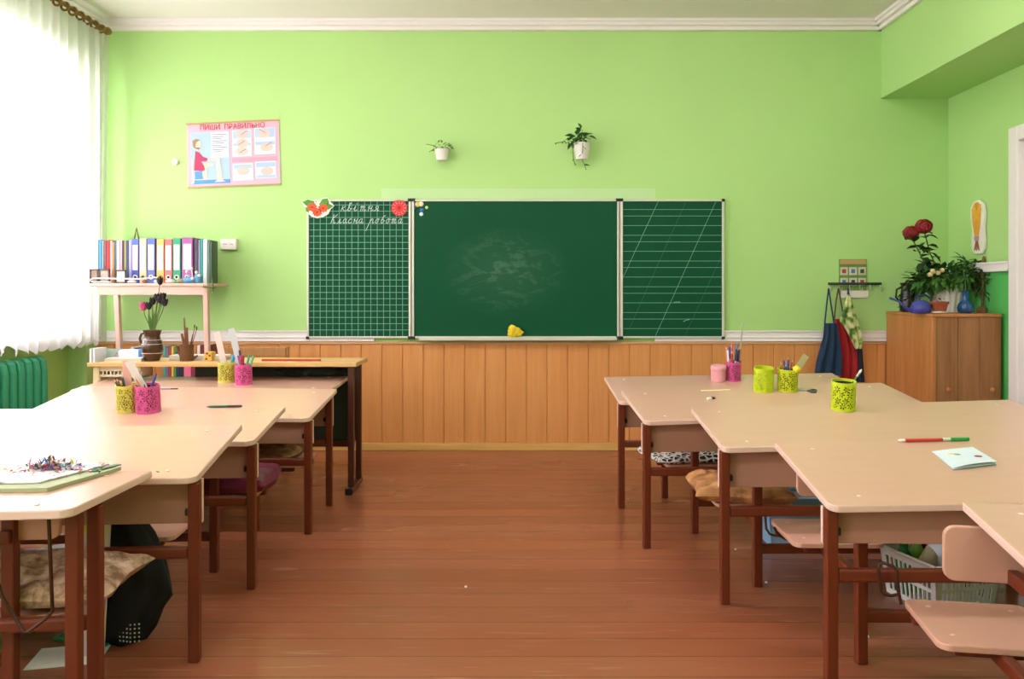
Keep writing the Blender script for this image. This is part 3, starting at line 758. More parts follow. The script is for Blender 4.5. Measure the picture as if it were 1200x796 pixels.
# foliage helper
GL1 = M('leaf green', '#3A6A2A', .5, .3, 9); GL2 = M('young leaf green', '#55842F', .5, .3, 9); GL3 = M('dark leaf', '#22401C', .5, .3, 9); GL4 = M('grey green leaf', '#5E6E4A', .55, .3, 9)
STEM = M('plant stem', '#5F7A3A', .6, .2, 20)
def foliage(mb, c, r, n, l, w, seed, flat=1.0):
    rn = random.Random(seed); c = Vector(c)
    for _ in range(n):
        d = Vector((rn.gauss(0,1), rn.gauss(0,1), rn.gauss(0,1)*flat)); d.normalize()
        p = c+Vector((d.x*r[0], d.y*r[1], d.z*r[2]))*rn.uniform(.3, 1)
        dd = (d+Vector((rn.uniform(-.6,.6), rn.uniform(-.6,.6), rn.uniform(-.5,.3)))).normalized()
        mb.leaf(p, dd, (rn.uniform(-.3,.3), rn.uniform(-.3,.3), 1), l*rn.uniform(.6,1.15), w*rn.uniform(.7,1.1), .35)
    return mb
def vine(stems, leaves, pts, nleaf, l, w, seed, r=.0022):
    rn = random.Random(seed); pts = [Vector(p) for p in pts]; stems.tube(pts, r, 6)
    for k in range(nleaf):
        u = (k+.6)/nleaf*(len(pts)-1); i = min(int(u), len(pts)-2); p = pts[i].lerp(pts[i+1], u-i)
        leaves.leaf(p, (rn.uniform(-1,1), rn.uniform(-1,.2), rn.uniform(-.6,.6)), (0,rn.uniform(-.4,.4),1), l*rn.uniform(.7,1.2), w, .3)
# two hanging wall pots
def wall_pot(px, py_top, py_bot, wpx, label):
    d = D-.08; t = thing('wall_planter', label, 'potted plant', (rx(px,d), d, rz(py_bot,d)))
    h = rz(py_top,d)-rz(py_bot,d); r = wpx/2*d/F
    b = MB(); b.lathe([(r*.72,0),(r*.95,h*.9),(r,h),(r*.9,h),(r*.86,h*.88),(0,h*.86)], (0,0,0), 24); b.build('pot', M('white plastic pot', '#E9E4E0', .4, .03), t, smooth=40)
    b = MB(); b.box(-r*.5, r*.5, r*.7, .08, h*.55, h*.9); b.build('wall_holder', M_white, t, bevel=.003)
    return t, h, r, d
t, h, r, d = wall_pot(518, 175, 188, 18, 'white wall pot with a sparse pinkish green plant, left of two on the wall')
st = MB(); lf = MB()
L_ = lambda px, py: Vector((rx(px,d), d, rz(py,d)))-Vector(t.location)
foliage(lf, (0,0,h+.02), (.06,.05,.025), 34, .035, .016, 5); vine(st, lf, [(0,0,h-.01), (-.05,-.02,h+.02), L_(500,169)], 5, .022, .012, 2); vine(st, lf, [(.01,0,h-.01), (.03,-.02,h+.03), L_(531,172)], 4, .028, .014, 3); vine(st, lf, [(0,0,h-.01), (-.04,-.05,h), L_(503,178)], 4, .03, .015, 4)
st.build('stem', STEM, t); lf.build('leaves', GL4, t)
t, h, r, d = wall_pot(682, 168, 187, 20, 'white wall pot with dark green trailing vine, right of two on the wall')
st = MB(); lf = MB()
foliage(lf, (-.03,-.01,h+.03), (.06,.05,.04), 34, .055, .038, 8); foliage(lf, (-.01,0,h+.08), (.03,.03,.03), 10, .045, .03, 9)
for k, pts in enumerate(([(0,0,h), (-.07,-.03,h+.01), (-.11,-.02,h+.0), L_(661,166), L_(650,168)], [(-.02,-.04,h), (-.07,-.07,h-.03), L_(672,185), L_(674,194)], [(0,-.05,h), (-.0,-.08,h-.06), L_(682,186), L_(687,199)], [(0,0,h), (0,-.02,h+.09), L_(676,152)], [(0,0,h), (.03,-.02,h+.05), L_(691,160)])):
    vine(st, lf, pts, (7, 5, 3, 4, 3)[k], (.022, .02, .045, .035, .05)[k], (.012, .012, .035, .028, .035)[k], 20+k)
st.build('stem', STEM, t); lf.build('leaves', GL1, t)
# insole-shaped straw plaque on the right wall
t = thing('wall_plaque', 'white insole shaped plaque with a golden wheat sheaf on the right wall', 'wall decoration', (XR, 5.16, 1.345))
out = [(-.035,.0),(.02,-.0),(.05,.03),(.052,.1),(.045,.16),(.062,.24),(.058,.31),(.03,.345),(-.015,.35),(-.05,.32),(-.062,.25),(-.05,.16),(-.062,.08),(-.055,.025)]
def pz(poly, lift, th, mb=None):
    mb = mb or MB(); mb.prism([(-lift, y, z) for y, z in [(q*1.3, w) for q, w in poly]], (-th, 0, 0)); return mb
pz(out, .004, .018).build('board', M('plaque white', '#EDE8DE', .6, .03), t, bevel=.003)
pz([(-.012,.10),(.012,.10),(.035,.2),(.042,.28),(.02,.33),(-.012,.335),(-.036,.29),(-.03,.2)], .022, .003).build('wheat_sheaf', M('golden wheat', '#E0A020', .6, .25, 40, .3, (1,1,.2)), t)
b = MB()
for k in range(9):
    a = (k-4)*.011; b.tube([(-.026, a*.3, .10), (-.028, a*.9, .2), (-.028, a*1.0, .30+.02*math.cos(k))], [.0015,.002,.004], 6)
b.build('wheat_ear', M('ripe wheat ear', '#EDB83A', .6, .2, 50), t)
pz([(-.016,.085),(.016,.085),(.018,.115),(-.018,.115)], .022, .006).build('ribbon_tie', M('lilac ribbon', '#B99AA6', .6, .1), t)
b = MB()
for k in range(7):
    a = (k-3)*.01; b.tube([(-.024, a*.35, .088), (-.024, a, .02+.004*(k % 3))], .0018, 6)
b.build('straw', M('brown straw', '#A06A3A', .7, .2), t)
# pocket chart and coat hooks
t = thing('pocket_calendar', 'green cloth wall organiser with small white pockets behind the coat rail', 'wall organiser', (rx(999,D), D, rz(349,D)))
hh = rz(304,D)-rz(349,D); ww = 16*D/F
b = MB(); b.box(-ww, ww, -.008, 0, .02, hh); b.build('backing', M('olive organiser cloth', '#6E9A3F', .8, .1, 30), t)
b = MB(); b.box(-ww*.95, ww*.95, -.012, -.007, hh-.035, hh-.004); b.build('header_strip', M('tan header', '#C7A06A', .7, .1), t)
for i in range(3):
    for j in range(2):
        b = MB(); x = -ww*.66+i*ww*.66; z = hh-.085-j*.075; b.box(x-.026, x+.026, -.013, -.007, z-.025, z+.03); p_ = b.build('picture_pocket', M('pocket print', '#D8CFC0', .6, .25, 70), t)
        b = MB(); b.box(x-.014, x+.012, -.0145, -.0128, z-.012, z+.016); b.build('picture', M('pocket picture '+str((i+j) % 3), ('#A8442F', '#4E7FA8', '#3B4A2E')[(i+j) % 3], .6, .3, 90), p_)
b = MB(); b.box(-ww*.9, ww*1.1, -.014, -.004, 0, .05); b.build('paper_pad', M_paper, t)
hr = thing('coat_rail', 'dark metal coat rail with six hooks on the green wall', 'coat rail', (rx(1000,D), D, rz(334,D)))
hz_ = rz(332.5,D)-hr.location.z
b = MB(); b.box(-.185, .185, -.03, -.018, hz_-.01, hz_+.008); b.box(-.15, -.13, -.02, 0, hz_-.008, hz_+.006); b.box(.13, .15, -.02, 0, hz_-.008, hz_+.006); b.build('rail', M('dark rail metal', '#3C4A3C', .4, .1, 20, 0, metal=.5), hr, bevel=.002)
HK = [rx(p, D)-hr.location.x for p in (970.5, 982, 993.5, 1005.5, 1017.5, 1029.5)]
h0 = None
for i, x in enumerate(HK):
    if h0 is None:
        b = MB(); b.tube([(0,-.026,0),(0,-.034,-.03),(0,-.05,-.045),(0,-.068,-.036),(0,-.07,-.02)], .0035, 8); h0 = b.build('hook', M_steel, hr, smooth=50); h0.location = (x, 0, hz_-.006)
    else: c = h0.copy(); COL.objects.link(c); c.location = (x, 0, hz_-.006)
# aprons hanging from the hooks: draped, folded cloth
def cloth(mb, rows, d, th, fold, nf, seed=0, nu=16, nv=22):
    """rows: list of (py, px_left, px_right) from top to bottom, at distance d; a thick sheet with vertical folds"""
    def row(v):
        k = v*(len(rows)-1); i = min(int(k), len(rows)-2); f = k-i
        return [rows[i][q]*(1-f)+rows[i+1][q]*f for q in range(3)]
    for side in (0, 1):
        vs = []
        for j in range(nv+1):
            py, a, c = row(j/nv)
            for i in range(nu+1):
                u = i/nu; px = a+(c-a)*u
                edge = min(u, 1-u)*2; off = fold*math.sin(u*nf*math.pi+seed+j*.12)*min(1, j/nv*1.5+.2)
                y = d+off+(th/2 if side else -th/2)*(.25+.75*min(1, edge*3))
                p = at(px, py, d); vs.append((p.x, y, p.z))
        fs = []
        for j in range(nv):
            for i in range(nu):
                q = j*(nu+1)+i; fs.append((q, q+1, q+nu+2, q+nu+1) if side else (q, q+nu+1, q+nu+2, q+1))
        o = len(mb.v); mb.add(vs, fs)
    n1 = (nu+1)*(nv+1); o = len(mb.v)-2*n1
    rim = [i for i in range(nu)]
    E_ = [(j*(nu+1), (j+1)*(nu+1)) for j in range(nv)]+[((j+1)*(nu+1)+nu, j*(nu+1)+nu) for j in range(nv)]+[(i+1, i) for i in range(nu)]+[(nv*(nu+1)+i, nv*(nu+1)+i+1) for i in range(nu)]
    for a, c in E_: mb.f.append([o+a, o+c, o+n1+c, o+n1+a]); mb.mi.append(0)
    return mb
def localise(mb, org):
    mb.v = [tuple(Vector(p)-Vector(org)) for p in mb.v]; return mb
def apron(name, label, rows, d, mat, straps, smat, fold=.012, nf=5, seed=0):
    org = at((rows[-1][1]+rows[-1][2])/2, rows[-1][0], d)
    t = thing(name, label, 'apron', org)
    localise(cloth(MB(), rows, d, .014, fold, nf, seed), org).build('skirt', mat, t, smooth=60)
    s = MB()
    for pts in straps: s.tube([at(a, c, dd)for a, c, dd in pts], .005, 6)
    localise(s, org).build('neck_strap', smat, t, smooth=50)
    return t
navy = M('navy cotton', '#173452', .85, .12, 25, .2); dkn = M('dark navy cotton', '#16243A', .85, .12, 25, .2); crim = M('crimson cotton', '#A81E22', .85, .1, 25, .2)
def print_mat():
    m, nt, b = new_mat('green floral print'); v = coords(nt); n = noise(nt, v, 16, 2, .5)
    nt.links.new(ramp(nt, n, [(.40, lin('#DCD9A8')), (.50, lin('#C3CE86')), (.56, lin('#6C9A3C')), (.66, lin('#3E5A34'))]), b.inputs['Base Color']); b.inputs['Roughness'].default_value = .85; MATS['print'] = m; return m
d1 = D-.065
apron('apron', 'navy blue apron hanging from the first hook on the left', [(379,966,981),(395,965,983),(410,961,985),(425,957,986),(440,955,987)], d1-.03, navy, [[(971,338,d1-.005),(969,355,d1-.02),(966.5,380,d1-.03)],[(971,338,d1-.005),(974,358,d1-.02),(977.5,380,d1-.03)]], navy)
apron('apron', 'crimson apron hanging between the navy and the floral cloth', [(374,976,991),(390,978,998),(410,980,1004),(430,981,1006),(446,984,1004)], d1+.005, crim, [[(982.5,338,d1+.0),(980,352,d1+.0),(977.5,376,d1+.004)],[(982.5,338,d1),(986,356,d1),(989,376,d1+.004)]], M('brown strap', '#5A3A30', .8), seed=1)
apron('apron', 'pale green floral print apron hanging from the third hook', [(345,993,996),(362,989,1001),(376,984,1005),(386,991,1008),(398,997,1010),(409,1002,1009)], d1-.035, print_mat(), [[(993.8,338,d1-.005),(994,346,d1-.035)],[(994,338,d1-.005),(992,360,d1-.03),(991,372,d1-.03)]], navy, .008, 4, 2)
apron('apron', 'black cloth apron hanging lowest below the floral print', [(398,1000,1009),(412,1001,1011),(428,1003,1012),(448,1004,1013)], d1-.0, dkn, [[(993.6,338,d1-.005),(1000,370,d1-.01),(1004,400,d1)]], dkn, .008, 3, 4)

# ---------------------------------------------------------------- corner cabinet and the plants on it
CY0, CY1, CX0, CX1, CZ = 4.89, D-.036, 2.52, 2.945, .965
t = thing('corner_cabinet', 'low orange brown wooden cabinet with boarded front in the right corner', 'cabinet', ((CX0+CX1)/2, (CY0+CY1)/2, 0))
ox, oy = (CX0+CX1)/2, (CY0+CY1)/2; x0, x1, y0, y1 = CX0-ox, CX1-ox, CY0-oy, CY1-oy
wc = wood('cabinet side wood', '#C98850', '#B0703A', 'z', .45, 5); wf = wood('cabinet front wood', '#A87647', '#8F5F36', 'z', .45, 5)
b = MB(); b.box(x0, x1, y0+.02, y1, .06, CZ-.02); b.build('carcass', wc, t, bevel=.003)
b = MB(); b.box(x0-.004, x1, y0-.006, y1, CZ-.02, CZ); b.build('top', wc, t, bevel=.003)
b = MB(); b.box(x0+.02, x1-.02, y0+.04, y1-.02, 0, .06); b.build('plinth', wf, t)
b = MB(); b.box(x0, x0+.022, y0, y0+.02, .06, CZ-.02); b.build('corner_post', wc, t, bevel=.003)
ws = (x1-x0-.022)/3
for k in range(3):
    a = x0+.022+ws*k; b = MB(); b.box(a+.0015, a+ws-.0015, y0+.002, y0+.02, .07, CZ-.022); p_ = b.build('door', wf, t, bevel=.002)
    if k in (0, 2):
        h = MB(); h.lathe([(.006,0),(.006,.012),(.013,.016),(.013,.024),(0,.028)], (0,0,0), 14, Matrix.Translation((a+ws*.5, y0+.002, .5)) @ Matrix.Rotation(R(90), 4, 'X')); h.build('knob', wc, p_, smooth=40)
def cabpt(px, py, d): return at(px, py, d)
d = 5.02
# vase with two roses
t = thing('rose_vase', 'tall black jug vase holding two big dark red roses on the cabinet', 'vase', (rx(1064,5.3), 5.3, CZ))
VO = Vector(t.location); h = .195
b = MB(); b.lathe([(.036,0),(.05,.01),(.055,.06),(.045,.13),(.04,.165),(.05,h),(.045,h),(.035,.165),(.03,.12),(0,.11)], (0,0,0), 24); b.build('jug', M('black glazed clay', '#1E1614', .25, .1), t, smooth=40)
b = MB(); b.tube([(-.045,0,.165),(-.075,0,.15),(-.08,0,.1),(-.052,0,.06)], .007, 8); b.build('handle', M('black glazed clay', '#1E1614'), t, smooth=50)
for px, py, r, q0, lab in ((1067.5,273,.062,1078,'dark red rose, left and lower of the two in the black jug'),(1082.5,265.5,.066,1090,'dark red rose, right and higher of the two in the black jug')):
    q = thing('rose', lab, 'flower', VO+Vector((0,0,.03)), 0, 'roses in the black jug'); QO = Vector(q.location)
    st = MB(); lf = MB(); vine(st, lf, [(0,0,.0), (0.01,0,.14), (.1,-.04,.26), at(q0+10,318,5.2)-QO, at(q0,297,5.2)-QO, at(px,py+4,5.18)-QO], 34, .085, .06, int(px), .0045)
    st.build('stem', STEM, q); lf.build('rose_leaves', GL3, q)
    b = MB(); c = at(px, py, 5.18)-QO; rn = random.Random(int(px)); b.ball(c, r*.55, 12, 8, None, .05)
    for ring, (n, rr) in enumerate(((4,.28),(7,.5),(9,.68))):
        for k in range(n):
            a = 2*math.pi*k/n+ring*.5; v_ = Vector((math.cos(a), -.55+.25*ring, math.sin(a)*.85))
            mm = v_.to_track_quat('Z', 'Y').to_matrix().to_4x4(); b.ball(c+v_*r*rr, (r*.42, r*.42, r*.13), 8, 6, mm, .08)
    b.build('rose_bloom', M('dark red rose petal', '#8A1A1E', .6, .35, 26), q, smooth=60)
# watering can
t = thing('watering_can', 'small violet blue watering can with long spout on the cabinet', 'watering can', (rx(1079,5.0), 5.0, CZ))
bl = M('violet blue plastic', '#40459A', .35, .05); b = MB(); b.lathe([(.05,0),(.06,.012),(.06,.04),(.045,.07),(.02,.082),(.018,.078),(0,.076)], (0,0,0), 24); b.build('body', bl, t, smooth=50)
b = MB(); b.tube([(-.05,0,.012),(-.09,0,.03),(-.14,0,.075),(-.195,0,.095)], [.014,.009,.006,.0075], 10); b.build('spout', bl, t, smooth=50)
b = MB(); b.tube([(-.045,0,.06),(-.02,0,.105),(.03,0,.115),(.065,0,.09),(.07,0,.05),(.055,0,.02)], .007, 8); b.build('handle', M('dark blue plastic', '#27305E', .4), t, smooth=50)
# white ribbed planter with bushy plant
t = thing('ribbed_planter', 'white ribbed planter with bushy green plant in the middle of the cabinet', 'potted plant', (rx(1111,5.25), 5.25, CZ))
b = MB(); vs = []; fs = []; n = 64
prof = [(.082,0),(.11,.15),(.115,.158),(.105,.158),(.098,.14)]
for r, z in prof:
    for k in range(n):
        a = 2*math.pi*k/n; q = r*(1+.05*math.cos(a*16)); vs.append((q*math.cos(a), q*.8*math.sin(a), z))
for i in range(len(prof)-1):
    for k in range(n): fs.append((i*n+k, i*n+(k+1)%n, (i+1)*n+(k+1)%n, (i+1)*n+k))
fs += [tuple(range(n))[::-1], tuple((len(prof)-1)*n+k for k in range(n))]
b.add(vs, fs); b.build('pot', M('white ribbed ceramic', '#E6E4DE', .35, .03), t, smooth=70)
b = MB()
foliage(b, (-.03,-.05,.235), (.20,.12,.075), 260, .066, .03, 31); foliage(b, (.14,-.04,.25), (.12,.1,.09), 150, .066, .03, 32); foliage(b, (-.2,-.06,.2), (.11,.08,.075), 110, .062, .03, 33); foliage(b, (.1,-.02,.32), (.05,.05,.05), 26, .07, .026, 34)
b.build('leaves', GL1, t)
b = MB(); foliage(b, (-.02,-.1,.23), (.2,.08,.07), 150, .055, .026, 36); b.build('young_leaves', GL2, t)
b = MB()
for k in range(14): b.tube([(random.uniform(-.06,.06), random.uniform(-.05,.05), .13), (random.uniform(-.15,.2), random.uniform(-.1,.05), .22), (random.uniform(-.25,.25), random.uniform(-.12,.05), .28)], .0025, 5)
b.build('stem', STEM, t)
b = MB()
for px, py in ((1093,318),(1099,320),(1104,317),(1090,322)): b.ball(at(px,py,5.1)-Vector(t.location), .016, 8, 6, None, .15)
b.build('cream_flower', M('cream petals', '#D9C08A', .7, .15, 30), t)
# terracotta pot on a saucer
t = thing('terracotta_pot', 'small terracotta pot on a white saucer at the cabinet front', 'flower pot', (rx(1101,4.97), 4.97, CZ))
b = MB(); b.lathe([(.03,0),(.05,.004),(.056,.014),(.052,.014),(.04,.008),(0,.007)], (0,0,0), 22); b.build('saucer', M_paper, t, smooth=40)
b = MB(); b.lathe([(.036,.008),(.048,.058),(.053,.058),(.054,.074),(.047,.074),(.043,.06),(0,.058)], (0,0,0), 22); b.build('pot', M('terracotta', '#9A4A2A', .8, .1, 20), t, smooth=40)
b = MB(); foliage(b, (0,0,.078), (.03,.03,.012), 12, .025, .012, 40); b.build('leaves', GL3, t)
# blue glass vase
t = thing('blue_vase', 'round bellied dark blue vase right of the white planter', 'vase', (rx(1131.5,4.98), 4.98, CZ))
b = MB(); b.lathe([(.03,0),(.046,.012),(.05,.035),(.042,.06),(.022,.078),(.018,.10),(.022,.138),(.026,.142),(.02,.14),(.014,.1),(0,.09)], (0,0,0), 26); b.build('body', M('deep blue glaze', '#0E4A80', .15, .08, 8, coat=.5), t, smooth=50)
b = MB(); b.tube([(0,.0,.1),(.01,.02,.2),(.0,.03,.28)], .003, 6); foliage(b, (.02,.03,.25), (.06,.05,.07), 30, .05, .02, 44); b.build('sprig', GL1, t)
# dry branch arrangement
t = thing('dry_bouquet', 'dry brown branch with drooping leaves at the right end of the cabinet', 'dried plant', (rx(1151,5.1), 5.1, CZ))
b = MB(); b.lathe([(.03,0),(.034,.02),(.02,.04),(0,.04)], (0,0,0), 16); b.tube([(0,0,.02),(.004,0,.15),(.01,0,.34)], [.01,.008,.006], 8); b.ball((.01,0,.33), (.012,.012,.035), 8, 6); b.build('branch', M('dry bark', '#7A5A38', .9, .2, 30), t, smooth=50)
b = MB(); foliage(b, (.0,0,.17), (.06,.06,.12), 60, .05, .02, 50); foliage(b, (.04,0,.24), (.05,.05,.06), 34, .055, .024, 51); b.build('leaves', M('olive leaf', '#4A5A2A', .6, .3, 10), t)

# ---------------------------------------------------------------- rack with binders by the window
RD0, RD1 = 5.15, 5.52
rack = thing('book_rack', 'tall pink shelf rack with two uprights by the curtain', 'shelf', (rx(175,5.3), 5.3, 0))
pk = M('pale pink painted wood', '#DDB5A4', .5, .05, 15); RO = Vector(rack.location)
ST = 1.155
b = MB(); b.box(rx(97,RD0)-RO.x, rx(243,RD0)-RO.x, RD0-RO.y, RD1-RO.y, ST-.02, ST); b.build('shelf_board', pk, rack, bevel=.003)
b = MB(); b.box(rx(112,RD0)-RO.x, rx(240,RD0)-RO.x, RD0+.01-RO.y, RD0+.03-RO.y, ST-.075, ST-.02); b.build('apron_board', pk, rack, bevel=.002)
b = MB(); b.tube([(rx(238,RD0)-RO.x, RD0-RO.y, ST-.02), (rx(252,RD0)-RO.x, RD0-RO.y, ST-.025)], .007, 8); b.tube([(rx(249,RD0)-RO.x, RD0-RO.y, ST-.06), (rx(249,RD0)-RO.x, RD0-RO.y, ST+.03)], .006, 8); b.build('end_hook', M('olive metal', '#5E6A3A', .5), rack, smooth=40)
for p0, p1 in ((134, 151), (239, 249)):
    b = MB()
    for y in (RD0+.03,): b.bar((rx(p0,RD0)-RO.x, y-RO.y, ST-.02), (rx(p0+(p1-p0)*.55,RD0)-RO.x, y-RO.y, 0), .036, .03, (1,0,0))
    up = b.build('upright', pk, rack, bevel=.003)
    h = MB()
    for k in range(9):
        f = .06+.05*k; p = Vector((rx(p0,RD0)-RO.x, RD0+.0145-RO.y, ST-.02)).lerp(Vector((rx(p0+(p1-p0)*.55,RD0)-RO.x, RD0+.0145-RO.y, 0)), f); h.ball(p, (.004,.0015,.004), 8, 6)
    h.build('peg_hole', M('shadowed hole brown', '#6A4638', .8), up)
LOW = .50
b = MB(); b.box(rx(136,RD0)-RO.x, rx(246,RD0)-RO.x, RD0+.02-RO.y, RD1-RO.y, LOW-.02, LOW); b.build('shelf_board', pk, rack, bevel=.003)
# books and binders on the upper shelf (px_left, px_right, py_top, colour, label)
d = 5.27; ztop = lambda py: rz(py, d)
BK = [(111,115.2,280.5,'#E8C9CC','pale pink'),(115.4,119.4,281,'#3F8FC4','bright blue'),(119.6,121.4,282,'#9FB9C9','grey blue'),(121.6,124.4,281.5,'#8A4A4A','dull maroon'),(124.6,126.8,282,'#C43A3C','red'),
      (127,129,281,'#D8333B','scarlet'),(129.2,131.6,282,'#EFC3B2','peach'),(131.8,133.6,284,'#E0A24E','orange'),(133.8,136.2,281.5,'#4F5E70','slate'),(136.4,140,282,'#C4D6D4','pale teal'),
      (140.2,143.2,281.5,'#E2A9B4','rose pink'),(143.4,145.4,282,'#5A2E40','dark wine'),(145.6,147.6,282,'#B0B45A','olive yellow'),(147.8,150.6,282,'#33506E','dark navy'),(150.8,154.4,282,'#A79ED0','lilac')]
for a, c, py, col, nm in BK:
    x0, x1 = rx(a,d), rx(c,d); t = thing('book', 'thin %s book standing on the upper pink shelf' % nm, 'book', ((x0+x1)/2, d, ST), 0, 'thin books on the upper shelf')
    hw = (x1-x0)/2; h = ztop(py)-ST; cv = M('cover '+col, col, .5, .06, 20)
    b = MB(); b.box(-hw, hw, 0, .004, 0, h); b.box(-hw, -hw+.0015, 0, .17, 0, h); b.box(hw-.0015, hw, 0, .17, 0, h); b.build('cover', cv, t)
    b = MB(); b.box(-hw+.0016, hw-.0016, .0041, .165, .003, h-.003); b.build('pages', M_paper, t)
BN = [(155.5,163.5,280,'#4560B8','royal blue',1),(164.5,172.5,280,'#EAC9A0','pale apricot',0),(173.5,182.5,279.5,'#5468B0','slate blue',1),(184.5,193,280.5,'#EDB25A','orange yellow',0),(194,202.5,280.5,'#E26A6A','coral red',1),(203.5,212.5,279.5,'#1F9A6C','emerald green',1),(214,226.5,278.5,'#A45AA0','wide violet',1)]
for a, c, py, col, nm, lb in BN:
    x0, x1 = rx(a,d), rx(c,d); t = thing('ring_binder', '%s ring binder standing on the upper pink shelf' % nm, 'binder', ((x0+x1)/2, d, ST), 0, 'ring binders on the upper shelf')
    hw = (x1-x0)/2; h = ztop(py)-ST; cv = M('binder '+col, col, .45, .04, 20)
    b = MB(); b.box(-hw, hw, -.012, -.008, 0, h); b.box(-hw, -hw+.002, -.012, .18, 0, h); b.box(hw-.002, hw, -.012, .18, 0, h); b.build('cover', cv, t, bevel=.001)
    b = MB(); b.box(-hw+.006, hw-.006, .0, .165, .006, h-.015); b.build('paper_block', M_paper, t)
    b = MB(); b.box(-hw*.72, hw*.72, -.0135, -.0118, h*.3, h*.86); b.build('spine_label', M('spine label', '#EFE6EC', .6, .02), t)
    b = MB(); torus(b, (0, -.013, h*.14), .0125, .0035, 'y', 16, 6); b.build('finger_ring', M_paper if lb else M('brass ring', '#C9A04A', .4), t, smooth=60)
    b = MB(); b.ball((0, -.0122, h*.14), (.011,.0012,.011), 12, 6); b.build('finger_hole', M_black, t)
for a, c, py, col, nm in ((228,232.4,280,'#4A3A50','dark plum'),(232.8,235,281,'#8C9AB4','grey lilac'),(235.2,238.2,280,'#2C9A94','turquoise'),(238.4,243.2,280.5,'#DDE8E2','white'),(243.6,246,281.5,'#6C8A78','grey green'),(246.3,249,282,'#3F5A42','bottle green')):
    x0, x1 = rx(a,d), rx(c,d); t = thing('folder', 'slim %s folder right of the violet binder' % nm, 'folder', ((x0+x1)/2, d, ST), 0, 'slim folders at the right of the shelf')
    hw = (x1-x0)/2; h = ztop(py)-ST
    b = MB(); b.box(-hw, hw, -.006, .0, 0, h); b.box(-hw, -hw+.0015, -.006, .09, 0, h); b.box(hw-.0015, hw, -.006, .09, 0, h); b.build('cover', M('cover '+col, col, .45, .05, 20), t)
    b = MB(); b.box(-hw+.0016, hw-.0016, .001, .085, .003, h-.004); b.build('pages', M_paper, t)
# wooden hanger loop above the binders
t = thing('wooden_loop', 'small olive wooden loop sticking up behind the blue binder', 'ornament', (rx(160,5.46), 5.46, ST))
z1 = rz(267.5,5.46)-ST; b = MB(); b.tube([(-.025,0,0),(-.02,0,z1*.75),(0,0,z1),(.02,0,z1*.75),(.028,0,0)], .006, 8); b.build('loop', M('olive wood', '#7A6A3A', .6, .15), t, smooth=50)
# photo frames, small ornaments and a white cable in front
d = 5.19
for a, c, py0, lab, ins in ((105,115.5,315.5,'small dark framed picture at the left end of the upper shelf','#8E7A62'),(116,128.5,315.5,'small dark framed picture second from the left end of the shelf','#A89C8C'),(135,148,316.5,'small pale framed picture before the thin books','#DCD3C6')):
    x0, x1 = rx(a,d), rx(c,d); h = rz(py0,d)-ST; t = thing('framed_photo', lab, 'framed photo', ((x0+x1)/2, d, ST), 0, 'framed photos on the upper shelf')
    hw = (x1-x0)/2; b = MB(); fw = .009
    for q in ((-hw,hw,0,fw),(-hw,hw,h-fw,h),(-hw,-hw+fw,0,h),(hw-fw,hw,0,h)): b.box(q[0], q[1], -.006, .006, q[2], q[3])
    b.build('frame', M('dark frame wood', '#4E4038', .5, .1), t, bevel=.001)
    b = MB(); b.box(-hw+.006, hw-.006, -.001, .003, .006, h-.006); b.build('picture', M('framed picture '+ins, ins, .5, .25, 45), t)
    b = MB(); b.bar((0,.005,h*.7), (0,.04,.002), .02, .002); b.build('stand', M('dark frame wood', '#4E4038'), t)
b = MB(); z = ST+.008; y = RD0+.012
b.tube([(rx(132,d),y,z),(rx(112,d),y,z),(rx(107,d),y,z+.012),(rx(112,d),y,z+.024),(rx(165,d),y,z+.02),(rx(184,d),y,z+.03),(rx(192,d),y,z+.018)], .0045, 8)
tag(b.build('cable', M_white, None, 50), 'white cable lying along the front edge of the upper shelf', 'cable')
for px, r, sq, col, lab in ((155,.03,.5,'#E6DCD6','whitish oval shell between frames and binders'),(170,.02,.8,'#8A5A3A','brown round stone before the apricot binder'),(184.5,.022,.8,'#B8D0DA','pale blue pebble before the slate blue binder'),(200,.032,.6,'#D9CFC2','cream oval shell before the coral binder'),(212,.028,.75,'#8E8A66','olive grey snail shell before the green binder')):
    b = MB(); b.lathe([(0,0),(r*.6,.001),(r,r*sq*.5),(r*.8,r*sq*1.1),(r*.35,r*sq*1.45),(0,r*sq*1.5)], (0,0,0), 16, Matrix.Translation((rx(px,d), d-.005, ST)) @ Matrix.Diagonal((1,.7,1,1)))
    tag(b.build('shell', M('shell '+col, col, .5, .18, 50), None, 60), lab, 'shell', 'shells on the shelf edge')
t = thing('clay_toy', 'blue clay toy with white beads near the right end of the shelf', 'toy', (rx(226,d), d, ST))
b = MB(); b.ball((-.02,0,.02), (.05,.025,.022), 12, 8); b.ball((.035,0,.03), (.03,.024,.03), 12, 8); b.build('body', M('sky blue clay', '#4E94C4', .6, .15, 30), t, smooth=60)
b = MB()
for p in ((-.03,-.02,.075),(-.005,-.01,.095),(.03,-.015,.07),(.05,-.02,.05),(.01,-.026,.03)): b.ball(p, .011, 10, 8)
b.tube([(-.03,-.01,.03),(-.03,-.02,.075)], .003, 6); b.tube([(0,0,.03),(-.005,-.01,.095)], .003, 6); b.tube([(.03,0,.04),(.03,-.015,.07)], .003, 6); b.build('beads', M('cream beads', '#E3DACB', .5, .08), t, smooth=60)
